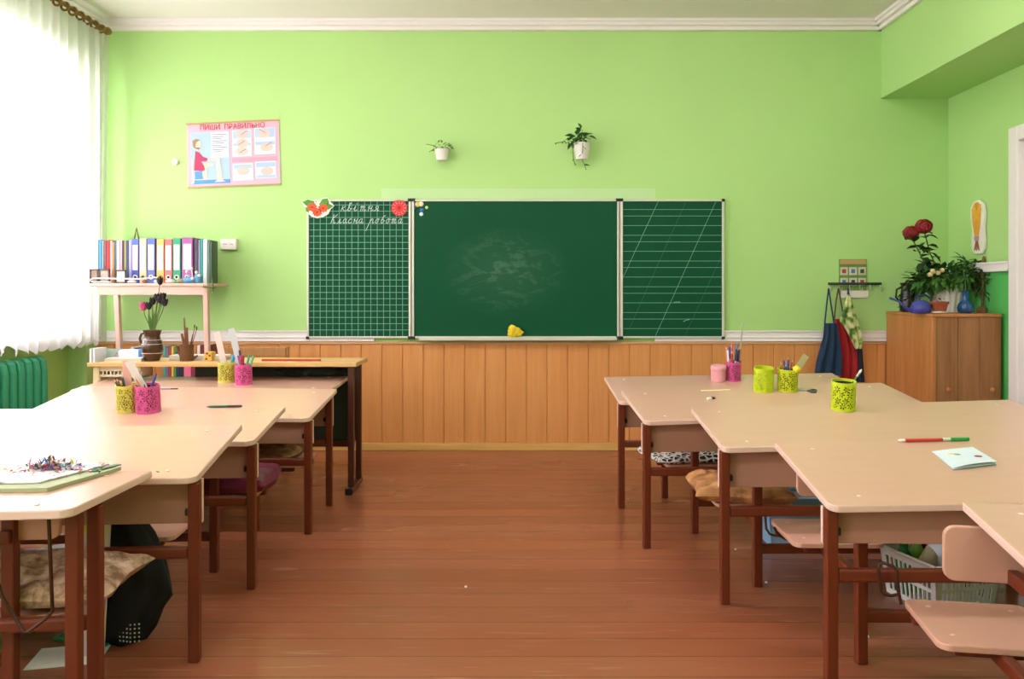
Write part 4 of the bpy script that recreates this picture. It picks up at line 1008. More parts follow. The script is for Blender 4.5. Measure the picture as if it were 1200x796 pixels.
# lower shelf books
dl = 5.2
LB = [(150,153,409,'#C8D4E0','pale blue grey'),(153.3,157,407,'#E9E6E0','white'),(157.3,160.5,408,'#3E5A7A','ink blue'),(191,194,406,'#3E9A8A','sea green'),(194.3,197.5,407,'#7A6A7A','mauve grey'),(197.8,200.5,406.5,'#B8385A','raspberry'),(200.8,203.6,406,'#E4C03A','yellow'),(203.9,206.4,406.5,'#4A9A4A','grass green'),(206.7,210,406,'#28385E','midnight blue'),(210.3,215,408,'#2A2430','blackish'),(215.3,224,420,'#DC6A86','pink white labelled'),(231,234.5,405,'#E6DCD6','cream'),(234.8,243,404.5,'#6E2A22','brick brown thick')]
for a, c, py, col, nm in LB:
    x0, x1 = rx(a,dl), rx(c,dl); t = thing('book', '%s book on the lower shelf behind the teacher table' % nm, 'book', ((x0+x1)/2, dl, LOW), 0, 'books on the lower shelf')
    hw = (x1-x0)/2; h = rz(py,dl)-LOW
    b = MB(); b.box(-hw, hw, 0, .004, 0, h); b.box(-hw, -hw+.0015, 0, .17, 0, h); b.box(hw-.0015, hw, 0, .17, 0, h); b.build('cover', M('cover '+col, col, .5, .06, 20), t)
    b = MB(); b.box(-hw+.0016, hw-.0016, .0041, .165, .003, h-.003); b.build('pages', M_paper, t)

# ---------------------------------------------------------------- teacher table
TZ = .714; T0, T1 = 4.34, 4.66
TX0, TX1 = rx(102,T0), -.905
tt = thing('teacher_table', 'long narrow pale wood teacher table with dark legs by the window', 'table', ((TX0+TX1)/2, (T0+T1)/2, 0))
TO = Vector(tt.location); lx = lambda x: x-TO.x; ly = lambda y: y-TO.y
tw = wood('pale yellow table wood', '#E3BC82', '#D0A262', 'x', .4, 5)
b = MB(); b.box(lx(TX0), lx(TX1), ly(T0), ly(T1), TZ-.024, TZ); b.build('tabletop', tw, tt, bevel=.003)
dl_ = M('dark brown table leg', '#4E2416', .4, .1, 18)
for x in (TX1-.034, TX0+.04):
    mt = dl_ if x > -2 else M('cream painted leg', '#E8D2A6', .5, .05)
    for y in (T0+.03, T1-.09):
        b = MB(); b.box(lx(x-.016), lx(x+.016), ly(y-.014), ly(y+.014), .03, TZ-.024); b.build('leg', mt, tt, bevel=.003)
    b = MB(); b.box(lx(x-.016), lx(x+.016), ly(T0-.03), ly(T1-.05), .004, .032); b.build('foot_bar', mt, tt, bevel=.006)
    b = MB(); b.box(lx(x-.02), lx(x+.02), ly(T0-.042), ly(T0-.026), 0, .036); b.build('foot_cap', M_black, tt, bevel=.005)
b = MB(); b.box(lx(-1.9), lx(TX1-.06), ly(T1-.035), ly(T1-.02), .235, .69); b.build('modesty_panel', M('blackish green panel', '#2F3A30', .5, .1, 8), tt)
b = MB(); b.box(lx(TX0+.06), lx(TX1-.07), ly(T1-.045), ly(T1-.015), .20, .235); b.build('crossbar', dl_, tt, bevel=.004)
# dark clothes bundle on the under-shelf
def blob_row(mb, c, L, ry, rz_, seed, n=40):
    rn = random.Random(seed); vs = []; fs = []; m = 12; ph = [rn.uniform(0, 6) for _ in range(5)]
    for i in range(n+1):
        u = i/n; k = math.sin(math.pi*min(max(u, .02), .98))**.35
        for j in range(m):
            a = 2*math.pi*j/m; rr = k*(1+.14*math.sin(u*19+ph[0]+j)+.12*math.sin(u*37+ph[1]-2*j))
            z = rz_*math.sin(a)*rr; vs.append((c[0]+L*(u-.5), c[1]+ry*math.cos(a)*rr, c[2]+max(z, -rz_*.8)))
    for i in range(n):
        for j in range(m): fs.append((i*m+j, i*m+(j+1)%m, (i+1)*m+(j+1)%m, (i+1)*m+j))
    fs += [tuple(range(m))[::-1], tuple(n*m+j for j in range(m))]
    mb.add(vs, fs); return mb
jp = FR['L1'].hit(364, 440.5); b = blob_row(MB(), (jp.x, jp.y, jp.z+.026), .39, .07, .030, 5)
tag(b.build('folded_jacket', M('dark green grey fabric', '#2E3A36', .85, .2, 20, .3), None, 60), 'dark grey green jacket lying on the far desk under the teacher table', 'jacket')
# pointer stick on the table
b = MB(); b.tube([(rx(307,4.44), 4.44, TZ+.006), (rx(376,4.42), 4.42, TZ+.006)], [.006,.0055], 10)
tag(b.build('pointer_stick', M('red painted wood', '#B03A22', .4, .06), None, 40), 'red wooden pointer stick lying on the teacher table', 'stick')
# brown jug with tulips
t = thing('clay_jug', 'brown glazed clay jug with dark tulips on the teacher table', 'jug', (rx(178.5,4.44), 4.44, TZ)); JO = Vector(t.location)
cl = M('brown glazed clay', '#4A2A1A', .25, .15, 14, 0, coat=.3)
b = MB(); b.lathe([(.034,0),(.04,.006),(.054,.04),(.058,.075),(.052,.105),(.042,.125),(.04,.14),(.047,.166),(.05,.172),(.045,.172),(.036,.14),(.03,.12),(0,.11)], (0,0,0), 28); b.build('body', cl, t, smooth=50)
b = MB(); b.tube([(-.044,0,.158),(-.062,0,.15),(-.07,0,.125),(-.062,0,.1),(-.05,0,.09)], .0065, 10); b.build('handle', cl, t, smooth=50)
b = MB()
for z, r in ((.045,.0562),(.095,.0556),(.118,.0468)): torus(b, (0,0,z), r, .0012, 'z', 28, 5)
b.build('white_line', M('cream glaze line', '#D8CBB8', .4), t, smooth=60)
st = MB(); lf = MB()
fl_ = [(187.5,331,'k'),(184.5,350,'k'),(191,349,'k'),(179,354.5,'k'),(193,356,'k'),(188,353,'k'),(174.5,360,'k'),(168,361,'p')]
for k in range(9):
    a = k*.75; lf.leaf((0,0,.15), (math.cos(a)*.35, math.sin(a)*.25, 1), (math.cos(a), math.sin(a), .2), .1+.02*(k % 3), .016, .15)
lf.build('tulip_leaf', GL2, t)
TL = ('black tulip standing highest in the brown jug','black tulip left in the middle row of the brown jug','black tulip right in the middle row of the brown jug','black tulip low and left beside the pink flower','black tulip lowest at the right of the jug','black tulip in the centre of the bunch','small black tulip touching the pink flower','pink flower at the left of the brown jug')
for (px, py, kk), lab in zip(fl_, TL):
    q = thing('tulip', lab, 'flower', JO+Vector((0,0,.125)), 0, 'flowers in the brown jug'); QO = Vector(q.location); p = at(px, py, 4.42)-QO
    MB().tube([(0,0,0), (p.x*.35, p.y*.5, .08), (p.x*.8, p.y, p.z*.75), p], .0025, 6).build('stem', STEM, q, smooth=50)
    b = MB(); c = p; r = .02 if kk == 'k' else .023
    for k in range(7):
        a = k*.9; b.leaf(c+Vector((math.cos(a), math.sin(a), -.8))*r*.5, (math.cos(a)*.5, math.sin(a)*.5, 1), (-math.cos(a), -math.sin(a), .6), r*1.9, r*1.4, -.3)
    b.ball(c, r*.75, 8, 6)
    b.build('bloom', M('blackish purple petal', '#241A22', .6, .2, 30) if kk == 'k' else M('pink rose petal', '#C94A7A', .6, .15, 30), q, smooth=60)
# wooden stump brush holder
t = thing('brush_holder', 'brown carved stump holder with paint brushes on the teacher table', 'pen holder', (rx(219,4.44), 4.44, TZ))
bk_ = M('brown carved bark', '#6A4424', .8, .25, 30, .5, (1,1,.4)); b = MB(); b.lathe([(.036,0),(.038,.02),(.035,.06),(.04,.09),(.034,.09),(.028,.05),(0,.045)], (0,0,0), 14); b.build('stump', bk_, t, smooth=30)
b = MB(); b.tube([(-.03,0,.03),(-.05,0,.06),(-.06,.0,.085)], [.012,.01,.006], 8); b.tube([(.025,0,.02),(.045,0,.02),(.06,0,.03)], [.01,.008,.004], 8); b.build('branch_stub', bk_, t, smooth=40)
HO = Vector(t.location)
for (x, y), (px, py), r, br, lab in (((-.005,0),(216,376),.006,1,'tallest brown brush in the stump holder'),((.0,.01),(219,384),.008,0,'thick brown stick beside the tallest brush in the stump holder'),((-.008,0),(213,391),.010,0,'short thick brown stick at the left of the stump holder'),((.01,0),(226,392),.004,0,'short thin stick at the right of the stump holder'),((.012,.01),(228,384),.003,1,'thin brush with dark tip leaning right in the stump holder'),((.016,0),(230.5,386),.003,1,'outermost right brush in the stump holder')):
    q = thing('paint_brush', lab, 'brush', HO+Vector((x, y, .05)), 0, 'brushes in the stump holder'); p = at(px, py, 4.44)-Vector(q.location)
    MB().tube([(0,0,0), (p.x, p.y, p.z)], [r, r*.7], 8).build('handle', M('brown brush wood', '#7A4A28', .6, .2), q, smooth=40)
    if br: MB().ball((p.x, p.y, p.z+.006), (.004,.004,.012), 8, 6).build('bristles', M('dark bristles', '#3A3028', .9), q, smooth=60)
# papers, packs and box on the table
def stack(px0, px1, y0, y1, h, n, col, label, name='paper_stack', cat='paper', rot=0):
    t = thing(name, label, cat, ((rx(px0,y0)+rx(px1,y0))/2, (y0+y1)/2, TZ), R(rot)); hw = (rx(px1,y0)-rx(px0,y0))/2; hd = (y1-y0)/2
    b = MB(); rn = random.Random(int(px0))
    for k in range(n):
        dx, dy = rn.uniform(-.004,.004), rn.uniform(-.004,.004); b.box(-hw+dx, hw+dx, -hd+dy, hd+dy, h*k/n, h*(k+.85)/n)
    b.build('sheets', M('paper '+col, col, .7, .04), t); return t
stack(198, 262, 4.47, 4.58, .028, 8, '#F0E9E2', 'low stack of white paper behind the brown stump holder')
stack(122, 164, 4.38, 4.52, .02, 5, '#EADFCB', 'cream paper sheets at the left end of the teacher table', rot=2)
t = thing('tissue_pack', 'blue and white soft pack lying left of the brown jug', 'pack', (rx(158,4.5), 4.5, TZ))
b = MB(); b.box(-.085, .085, -.035, .035, 0, .06); o = b.build('pack_body', M('white blue wrapper', '#C9D4E4', .4, .2, 18), t, bevel=.018, seg=3)
b = MB(); b.box(.03, .09, -.038, .038, .004, .068); b.build('blue_end', M('strong blue wrapper', '#3A78BE', .4, .1), t, bevel=.015, seg=3)
b = MB(); b.box(-.07, .0, -.037, -.034, .02, .045); b.build('wrapper_label', M_paper, t)
t = thing('yellow_box', 'small yellow brown box with dark spots on the teacher table', 'box', (rx(246,4.46), 4.46, TZ))
b = MB(); b.box(-.022, .022, -.03, .03, 0, .05); b.build('carton', M('yellow ochre card', '#D9A848', .6, .1), t, bevel=.003)
b = MB()
for x, z in ((-.008,.012),(.01,.03),(-.004,.042)): b.ball((x,-.0302,z), (.006,.0012,.006), 8, 6)
b.build('dark_spot', M('dark print', '#3A2A1E', .6), t)
# leaning books at the left end of the table
t = thing('picture_book', 'green grey picture book leaning at the left end of the teacher table', 'book', (rx(131,4.46), 4.46, TZ), R(8))
b = MB(); mm = Matrix.Rotation(R(-20), 4, 'X'); b.box(-.05, .05, 0, .012, 0, .07, mm); b.build('cover', M('grey green cover', '#8FA79C', .5, .1, 20), t, bevel=.002)
b = MB(); torus(b, (.03, .004, .033), .014, .003, 'y', 18, 6); b.v = [tuple(mm @ (Vector(p)-Vector((0,.006,0)))) for p in b.v]; b.build('ring_emblem', M('rose print', '#C96A78', .5), t)
for k in range(2):
    tag((lambda bb: bb.build('notebook', M('pale notebook cover', '#D9DCE4', .6, .06), None))(MB().box(-.006, .006, -.06, .06, 0, .075, Matrix.Translation((rx(105.5+3.2*k,4.47), 4.47, TZ)) @ Matrix.Rotation(R(-14), 4, 'Y') if False else Matrix.Translation((rx(113+3.8*k,4.41), 4.41, TZ)))), ('white notebook standing outermost at the left end of the table', 'white notebook standing between the outermost one and the picture book')[k], 'notebook', 'notebooks at the table end')
# cream crate with slots and books under the left end of the table
hw = .115; b = MB(); cr = M('cream plastic', '#EBDDC8', .45, .04); ox_, oy_, oz_ = lx(rx(133,4.3)), ly(4.44), .628
def cbx(a, c, d_, e, f_, g_): b.box(ox_+a, ox_+c, oy_+d_, oy_+e, oz_+f_, oz_+g_)
cbx(-hw, hw, -.07, .07, 0, .004); cbx(-hw, -hw+.004, -.07, .07, 0, .062); cbx(hw-.004, hw, -.07, .07, 0, .062); cbx(-hw, hw, .066, .07, 0, .062)
cbx(-hw, hw, -.07, -.066, 0, .018); cbx(-hw, hw, -.07, -.066, .036, .062)
for k in range(12): x = -hw+2*hw*k/11; cbx(x-.004, x+.004, -.07, -.066, .018, .036)
o_ = b.build('slotted_drawer', cr, tt); o_['label'] = 'cream slotted drawer'
# ---------------------------------------------------------------- chair behind the teacher table
t = thing('wooden_chair', 'light brown wooden chair tucked behind the teacher table', 'chair', (rx(288,4.85), 4.85, 0))
cw = wood('light brown chair wood', '#B98552', '#9C6A3C', 'z', .45, 6)
hw = .19
for x in (-hw, hw):
    b = MB(); b.bar((x, .17, 0), (x, .2, .755), .03, .026); b.build('leg', cw, t, bevel=.003)
    b = MB(); b.bar((x, -.17, 0), (x, -.17, .40), .03, .03); b.build('leg', cw, t, bevel=.003)
b = MB(); b.box(-hw-.015, hw+.015, -.19, .19, .40, .422); b.build('seat', cw, t, bevel=.006)
b = MB(); b.box(-hw, hw, .178, .195, .69, .748); b.build('top_rail', cw, t, bevel=.004)
b = MB(); b.box(-hw, hw, .18, .192, .56, .60); b.build('back_slat', cw, t, bevel=.004)
# ---------------------------------------------------------------- pen cups and things on the desks
def cup_mesh(r, h, seed, holes=True, th=.0022):
    """perforated floral tin: a fine cylinder wall with petal-shaped holes cut out"""
    rn = random.Random(seed); NA, NZ = 110, 48; cen = []
    rows = 4
    for j in range(rows):
        for i in range(9):
            cen.append(((i+.5*(j % 2)+rn.uniform(-.16,.16))/9*2*math.pi*r, h*(.10+.80*(j+.5)/rows)+rn.uniform(-.003,.003), rn.uniform(0, 6), rn.choice((5,6))))
    C = 2*math.pi*r
    def hole(a, z):
        if z < h*.09 or z > h*.91: return False
        s = a*r
        for cx, cz, ph, n in cen:
            dx = (s-cx+C/2) % C-C/2; dz = z-cz; q = math.hypot(dx, dz)
            if q < .0148:
                k = math.cos(n*(math.atan2(dz, dx)+ph))
                if .0028 < q < .0148*(.60+.40*k) and k > -.35 and not (abs(k) > .93 and q > .006 and n == 5): return True
        return False
    mb = MB(); vs = []; fs = []; ng = NA*(NZ+1)
    for rr in (r, r-th):
        for j in range(NZ+1):
            for i in range(NA): a = 2*math.pi*i/NA; vs.append((rr*math.cos(a), rr*math.sin(a), h*j/NZ))
    solid = [[not (holes and hole(2*math.pi*(i+.5)/NA, h*(j+.5)/NZ)) for i in range(NA)] for j in range(NZ)]
    P = lambda l, j, i: l*ng+j*NA+(i % NA)
    for j in range(NZ):
        for i in range(NA):
            if not solid[j][i]: continue
            fs.append((P(0,j,i),P(0,j,i+1),P(0,j+1,i+1),P(0,j+1,i))); fs.append((P(1,j,i),P(1,j+1,i),P(1,j+1,i+1),P(1,j,i+1)))
            if not solid[j][i-1]: fs.append((P(0,j,i),P(0,j+1,i),P(1,j+1,i),P(1,j,i)))
            if not solid[j][(i+1) % NA]: fs.append((P(0,j,i+1),P(1,j,i+1),P(1,j+1,i+1),P(0,j+1,i+1)))
            if j == NZ-1 or not solid[j+1][i]: fs.append((P(0,j+1,i),P(0,j+1,i+1),P(1,j+1,i+1),P(1,j+1,i)))
            if j == 0 or not solid[j-1][i]: fs.append((P(0,j,i),P(1,j,i),P(1,j,i+1),P(0,j,i+1)))
    mb.add(vs, fs); return mb
CY_ = {'yellow': M('yellow green tin', '#D3DC2C', .4, .04), 'lime': M('lime tin', '#C9DC1E', .4, .04), 'pink': M('hot pink tin', '#DC5A9A', .4, .05), 'olive': M('muted yellow tin', '#D6CF5A', .4, .05)}
CM = {}
def cup(key, px, py, r, h, col, seed, label, turn=0, shade_tube=True):
    t = thing('pen_cup', label, 'pen cup', group='perforated pen cups', mat=FR[key].mat(px, py, turn))
    cup_mesh(r, h, seed).build('tin_wall', CY_[col], t)
    if shade_tube:  # dark tube added to paint the shade seen through the holes
        b = MB(); b.lathe([(r-.006, .004), (r-.006, h*.93), (r-.0075, h*.93), (r-.0075, .005)], (0,0,0), 28); b.build('inner_shade', M('painted inner shade', '#2A211E', .8, .1), t, smooth=40)
    b = MB(); b.lathe([(r, 0), (r, .003), (0, .003)], (0,0,0), 28); b.build('base', CY_[col], t)
    b = MB(); torus(b, (0,0,h), r-.001, .0022, 'z', 32, 6); torus(b, (0,0,.002), r-.001, .0022, 'z', 32, 6); b.build('rim', CY_[col], t, smooth=60)
    return t
def stick_in(t, kind, a, lean, L, col, r=.0038, label=None, foot=(0, 0)):
    """a pencil, pen or ruler standing in a cup; it rests on the base and leans on the rim"""
    mw = t.matrix_world.copy() if False else (Matrix.LocRotScale(t.location, t.rotation_euler, None))
    d = Vector((math.sin(lean)*math.cos(a), math.sin(lean)*math.sin(a), math.cos(lean)))
    z = d; x = z.cross(Vector((0,1,0))).normalized(); y = z.cross(x)
    m = mw @ Matrix.Translation((foot[0]-d.x*.0, foot[1], .005)) @ Matrix((x, y, z)).transposed().to_4x4()
    o = thing(kind, label, {'paint_brush': 'brush', 'felt_pen': 'pen'}.get(kind, kind), mat=m, group='pens and pencils in the cups')
    cm_ = M('stick '+col, col, .4, .05)
    if kind == 'pencil':
        b = MB(); b.lathe([(r,0),(r,L-.016)], (0,0,0), 6); b.build('shaft', cm_, o)
        b = MB(); b.lathe([(r,L-.016),(r*.3,L-.004)], (0,0,0), 6); b.build('cone', M('bare wood', '#D9B184', .7), o)
        b = MB(); b.lathe([(r*.3,L-.004),(0,L)], (0,0,0), 6); b.build('lead', cm_, o)
    elif kind == 'ruler':
        b = MB(); b.box(-.017, .017, -.0015, .0015, 0, L); b.build('blade', cm_, o, bevel=.0006)
        b = MB()
        for k in range(int(L/.01)): b.box(.017-(.009 if k % 5 == 0 else .005), .0165, -.0019, -.0014, k*.01, k*.01+.0009)
        b.build('scale_marks', M('scale mark grey', '#6A6A62', .6), o)
    elif kind == 'paint_brush':
        b = MB(); b.lathe([(r*.6,0),(r,L*.3),(r*.8,L*.8)], (0,0,0), 8); b.build('handle', cm_, o, smooth=40)
        b = MB(); b.lathe([(r*1.1,L*.8),(r*1.2,L*.9)], (0,0,0), 10); b.build('ferrule', M_steel, o, smooth=40)
        b = MB(); b.lathe([(r*1.1,L*.9),(r*1.25,L*.95),(0,L)], (0,0,0), 10); b.build('bristles', M('pale bristle', '#E6E2D6', .9), o, smooth=60)
    else:
        b = MB(); b.lathe([(r*.7,0),(r,.01),(r,L*.62)], (0,0,0), 12); b.build('barrel', M('pen body white', '#E4DFE0', .35) if kind == 'felt_pen' else cm_, o, smooth=40)
        b = MB(); b.lathe([(r*1.15,L*.62),(r*1.15,L*.97),(r*.6,L)], (0,0,0), 12); b.build('cap', cm_, o, smooth=40)
    return o
# right row cups
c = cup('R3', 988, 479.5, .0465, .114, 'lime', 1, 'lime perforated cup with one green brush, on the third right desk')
stick_in(c, 'paint_brush', R(10), R(36), .19, '#2E8A50', .0042, 'green handled brush in the lime cup nearest the camera', (-.03, 0))
cup('R2', 894.5, 458, .0475, .112, 'lime', 2, 'empty bright lime cup left of the cup holding the ruler', shade_tube=False)
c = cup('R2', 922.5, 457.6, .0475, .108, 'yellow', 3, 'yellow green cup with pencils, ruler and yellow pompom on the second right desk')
stick_in(c, 'ruler', R(8), R(35), .20, '#C9BE8E', 0, 'translucent yellowish ruler leaning right out of the yellow green cup', (-.02, -.005))
for a, ln, L, col, kd, nm in ((190,24,.155,'#D98A4A','pencil','orange pencil leaning left in the yellow green cup'),(170,16,.15,'#3A4A9A','pen','blue pen leaning left in the yellow green cup'),(215,18,.14,'#2A5AA8','pencil','dark blue pencil in the yellow green cup'),(60,6,.165,'#3A4AB0','pencil','tall indigo pencil in the yellow green cup'),(20,18,.155,'#D94A4A','pencil','red pencil beside the ruler in the yellow green cup'),(230,8,.135,'#2E9A4E','felt_pen','green felt pen in the yellow green cup')):
    stick_in(c, kd, R(a), R(ln), L, col, .0042, nm, (-.018*math.cos(R(a)), -.018*math.sin(R(a))))
o = thing('pompom', 'yellow ball pompom on the rim of the yellow green cup', 'pompom', mat=FR['R2'].mat(929, 457.6))
b = MB(); b.ball((.0,-.035,.112), .018, 14, 10, None, .06); b.tube([(0,-.03,.1),(-.01,0,.02)], .0018, 6); b.build('ball', M('yellow wool', '#E8DC3A', .9, .15, 60), o, smooth=60)
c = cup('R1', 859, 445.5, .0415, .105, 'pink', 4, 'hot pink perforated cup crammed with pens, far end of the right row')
rn = random.Random(5)
for k, (col, nm, kd) in enumerate((('#2F8A5A','green','pencil'),('#3A78C8','sky blue','felt_pen'),('#E05A6A','coral','felt_pen'),('#2A4AA0','cobalt','felt_pen'),('#E89A7A','salmon','pencil'),('#F0EDF0','white','felt_pen'),('#D8404E','red','pencil'),('#24407A','navy','felt_pen'),('#2A2F4A','ink black','felt_pen'),('#C03A5A','wine','pencil'))):
    a = 2*math.pi*k/10+.3; stick_in(c, kd, a, R(3+rn.uniform(0,4)), .165+rn.uniform(0,.03), col, .0052, '%s %s in the crammed hot pink cup' % (nm, 'pencil' if kd == 'pencil' else 'felt pen'), (.022*math.cos(a), .022*math.sin(a)))
o = stick_in(c, 'ruler', R(0), R(3), .315, '#A9AE9A', 0, 'thin grey ruler standing tall in the crammed hot pink cup', (.026, 0)); o.matrix_world = o.matrix_world @ Matrix.Rotation(R(78), 4, 'Z')
# pale pink tin
t = thing('pink_jar', 'pale pink jar with lid left of the crammed hot pink cup', 'jar', mat=FR['R1'].mat(841.5, 446.5))
pj = M('pale pink plastic', '#EBA5AE', .4, .04); b = MB(); b.lathe([(.036,0),(.04,.004),(.04,.062)], (0,0,0), 28); b.build('jar_body', pj, t, smooth=40)
b = MB(); b.lathe([(.0415,.062),(.043,.064),(.043,.082),(.039,.087),(.02,.088),(0,.086)], (0,0,0), 28); b.build('lid', pj, t, smooth=40)
# scissors behind the yellow cup
t = thing('scissors', 'grey scissors lying beside the yellow green cup', 'scissors', mat=FR['R2'].mat(944, 458.5, -28))
b = MB(); b.prism([(-.065,-.004,.001),(.01,-.006,.001),(.01,.004,.001)], (0,0,.002)); b.prism([(-.065,.006,.004),(.01,-.004,.004),(.01,.006,.004)], (0,0,.002)); b.build('blade', M_steel, t)
b = MB(); torus(b, (.035,-.014,.004), .014, .0035, 'z', 18, 6); torus(b, (.035,.016,.004), .014, .0035, 'z', 18, 6); b.tube([(.008,.0,.004),(.024,-.01,.004)], .003, 6); b.tube([(.008,.0,.004),(.024,.01,.004)], .003, 6); b.build('finger_loop', M('dark grey plastic', '#4A4A55', .5), t, smooth=60)
# chalk stick and eraser
t = thing('paper_strip', 'thin pale yellow paper strip on the second right desk', 'paper', mat=FR['R2'].mat(838, 457.8))
MB().box(-.07, .075, -.006, .008, .0005, .002).build('strip', M('pale yellow paper', '#F0E3A8', .8, .03), t)
t = thing('eraser', 'small white and brown worn eraser on the second right desk', 'eraser', mat=FR['R2'].mat(833, 468, 22))
MB().box(-.02, .004, -.007, .007, 0, .009).build('rubber', M_paper, t, bevel=.003); MB().box(.003, .02, -.0075, .0075, 0, .0095).build('sleeve', M('brown sleeve', '#4E3A2E', .6), t, bevel=.002)
# red pencil and booklet on the fourth desk
fr = FR['R4']; pa, pb = fr.hit(1052, 518.5), fr.hit(1135, 516.5)
ang = math.degrees(math.atan2((pb-pa).y, (pb-pa).x)-fr.th)
t = thing('coloured_pen', 'red and green pen with white tip beside the blue booklet', 'pen', mat=fr.mat(1093.5, 517.5, ang, .006)); L = (pb-pa).length; m = Matrix.Rotation(R(90), 4, 'Y')
for z0, z1, r0, r1, nm, mt in ((-.5,-.4,.0012,.0045,'tip',M_paper),(-.4,.13,.0055,.0055,'barrel',M('red pen plastic', '#CC3A34', .35, .04)),(.13,.33,.0055,.005,'grip',M('clear white plastic', '#D5E3D2', .3, .03)),(.24,.5,.0062,.0058,'cap',M('green pen plastic', '#23A047', .35, .04))):
    b = MB(); b.lathe([(r0, z0*L), (r1, z0*L+.3*(z1-z0)*L), (r1, z1*L), (0, z1*L)], (0,0,0), 12, m); b.build(nm, mt, t, smooth=40)
t = thing('booklet', 'pale blue folded booklet with flower print on the fourth right desk', 'booklet', mat=None, loc=(0,0,0))
q = [fr.hit(1092,529.5), fr.hit(1140,525.8), fr.hit(1168,545.5), fr.hit(1117,551.5)]; org = q[3]; t.location = org
def leafsheet(lift, curl, mat, name, par, th=.0008):
    b = MB(); N = 10; vs = []; fs = []
    for s_ in (0, 1):
        for i in range(N+1):
            u = i/N
            for j in range(N+1):
                v = j/N; p = (q[0]*(1-u)+q[1]*u)*(1-v)+(q[3]*(1-u)+q[2]*u)*v
                z = lift*(u*.4+v*.6)+curl*math.sin(math.pi*u)*(.3+.7*v); vs.append(p-org+fr.n*(z+s_*th+.0005))
    n1 = (N+1)**2
    for s_ in (0, 1):
        for i in range(N):
            for j in range(N): a = s_*n1+i*(N+1)+j; fs.append((a, a+1, a+N+2, a+N+1))
    for i in range(N):
        for a, c_ in ((i*(N+1), (i+1)*(N+1)), (i*(N+1)+N, (i+1)*(N+1)+N), (i, i+1), (N*(N+1)+i, N*(N+1)+i+1)): fs.append((a, c_, n1+c_, n1+a))
    b.add(vs, fs); return b.build(name, mat, par, 60)
leafsheet(.0, .0, M('teal card', '#6FB0BE', .6, .05), 'back_cover', t); leafsheet(.004, .001, M_paper, 'pages', t); leafsheet(.011, .004, M('pale blue print', '#D6E6EE', .5, .06, 25), 'front_cover', t)
for u, v, r, col, nm in ((.33,.3,.014,'#E2D9A0','cream_flower_print'),(.42,.38,.01,'#8C9A70','leaf_print'),(.78,.62,.013,'#9A4656','red_print')):
    p = (q[0]*(1-u)+q[1]*u)*(1-v)+(q[3]*(1-u)+q[2]*u)*v; z = .011*(u*.4+v*.6)+.004*math.sin(math.pi*u)*(.3+.7*v)+.0017
    b = MB(); mm = Matrix.Translation(p-org+fr.n*z) @ Matrix((fr.lat, fr.dep, fr.n)).transposed().to_4x4()
    b.lathe([(r,0),(r*.8,.0006),(0,.0007)], (0,0,0), 9, mm @ Matrix.Diagonal((1,.7,1,1))); b.build(nm, M('print '+col, col, .6, .2, 60), t)
# left row cups
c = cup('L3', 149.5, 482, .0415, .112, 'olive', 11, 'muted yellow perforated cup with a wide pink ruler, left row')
stick_in(c, 'ruler', R(105), R(3), .205, '#E8B0A2', 0, 'wide pinkish ruler standing in the muted yellow cup', (0, .01))
for a, ln, L, col, kd, nm in ((185,25,.15,'#4E5A3E','pencil','dark olive pencil leaning left in the muted yellow cup'),(200,20,.15,'#8A4A3A','pencil','brown pencil leaning left in the muted yellow cup'),(160,14,.14,'#3A3A3E','pen','black pen in the muted yellow cup')):
    stick_in(c, kd, R(a), R(ln), L, col, .0042, nm, (-.015*math.cos(R(a)), -.015*math.sin(R(a))))
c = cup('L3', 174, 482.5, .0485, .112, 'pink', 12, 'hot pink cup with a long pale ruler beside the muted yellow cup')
stick_in(c, 'ruler', R(175), R(27), .235, '#E4DAD6', 0, 'long whitish ruler leaning left out of the pink cup', (.03, 0))
for a, ln, L, col, kd, nm in ((190,25,.16,'#E08A3A','pencil','orange pencil leaning left in the pink cup beside the long ruler'),(200,33,.15,'#D96A4A','pencil','red orange pencil leaning far left in the pink cup'),(10,20,.165,'#3E4A8A','pen','dark blue pen leaning right in the pink cup'),(150,18,.13,'#2A2A30','pen','black pen inside the pink cup with the long ruler')):
    stick_in(c, kd, R(a), R(ln), L, col, .0042, nm, (-.02*math.cos(R(a)), -.02*math.sin(R(a))))
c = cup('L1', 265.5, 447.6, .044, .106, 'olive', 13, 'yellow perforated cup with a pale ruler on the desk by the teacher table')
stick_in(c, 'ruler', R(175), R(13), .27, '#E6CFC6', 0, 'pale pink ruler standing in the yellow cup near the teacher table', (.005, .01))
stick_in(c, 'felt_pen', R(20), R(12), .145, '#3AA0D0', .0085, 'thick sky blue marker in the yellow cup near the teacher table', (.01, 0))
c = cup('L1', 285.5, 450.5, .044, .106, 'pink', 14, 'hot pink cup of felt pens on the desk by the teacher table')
stick_in(c, 'ruler', R(172), R(14), .30, '#C4C8CC', 0, 'clear grey ruler leaning left in the felt pen cup', (.0, .015))
for k, (a, ln, col, nm, L) in enumerate(((180,16,'#8A4AC0','violet',.155),(165,8,'#9A5AD0','purple',.15),(220,7,'#3A2A3A','black',.18),(270,5,'#D0402E','red',.15),(20,6,'#A02A3A','dark red',.15),(10,14,'#2E9A7A','teal',.16),(0,18,'#4AB088','mint',.155))):
    stick_in(c, 'felt_pen', R(a), R(ln), L, col, .005, '%s felt pen in the hot pink cup by the teacher table' % nm, (.014*math.cos(k*.9), .014*math.sin(k*.9)))
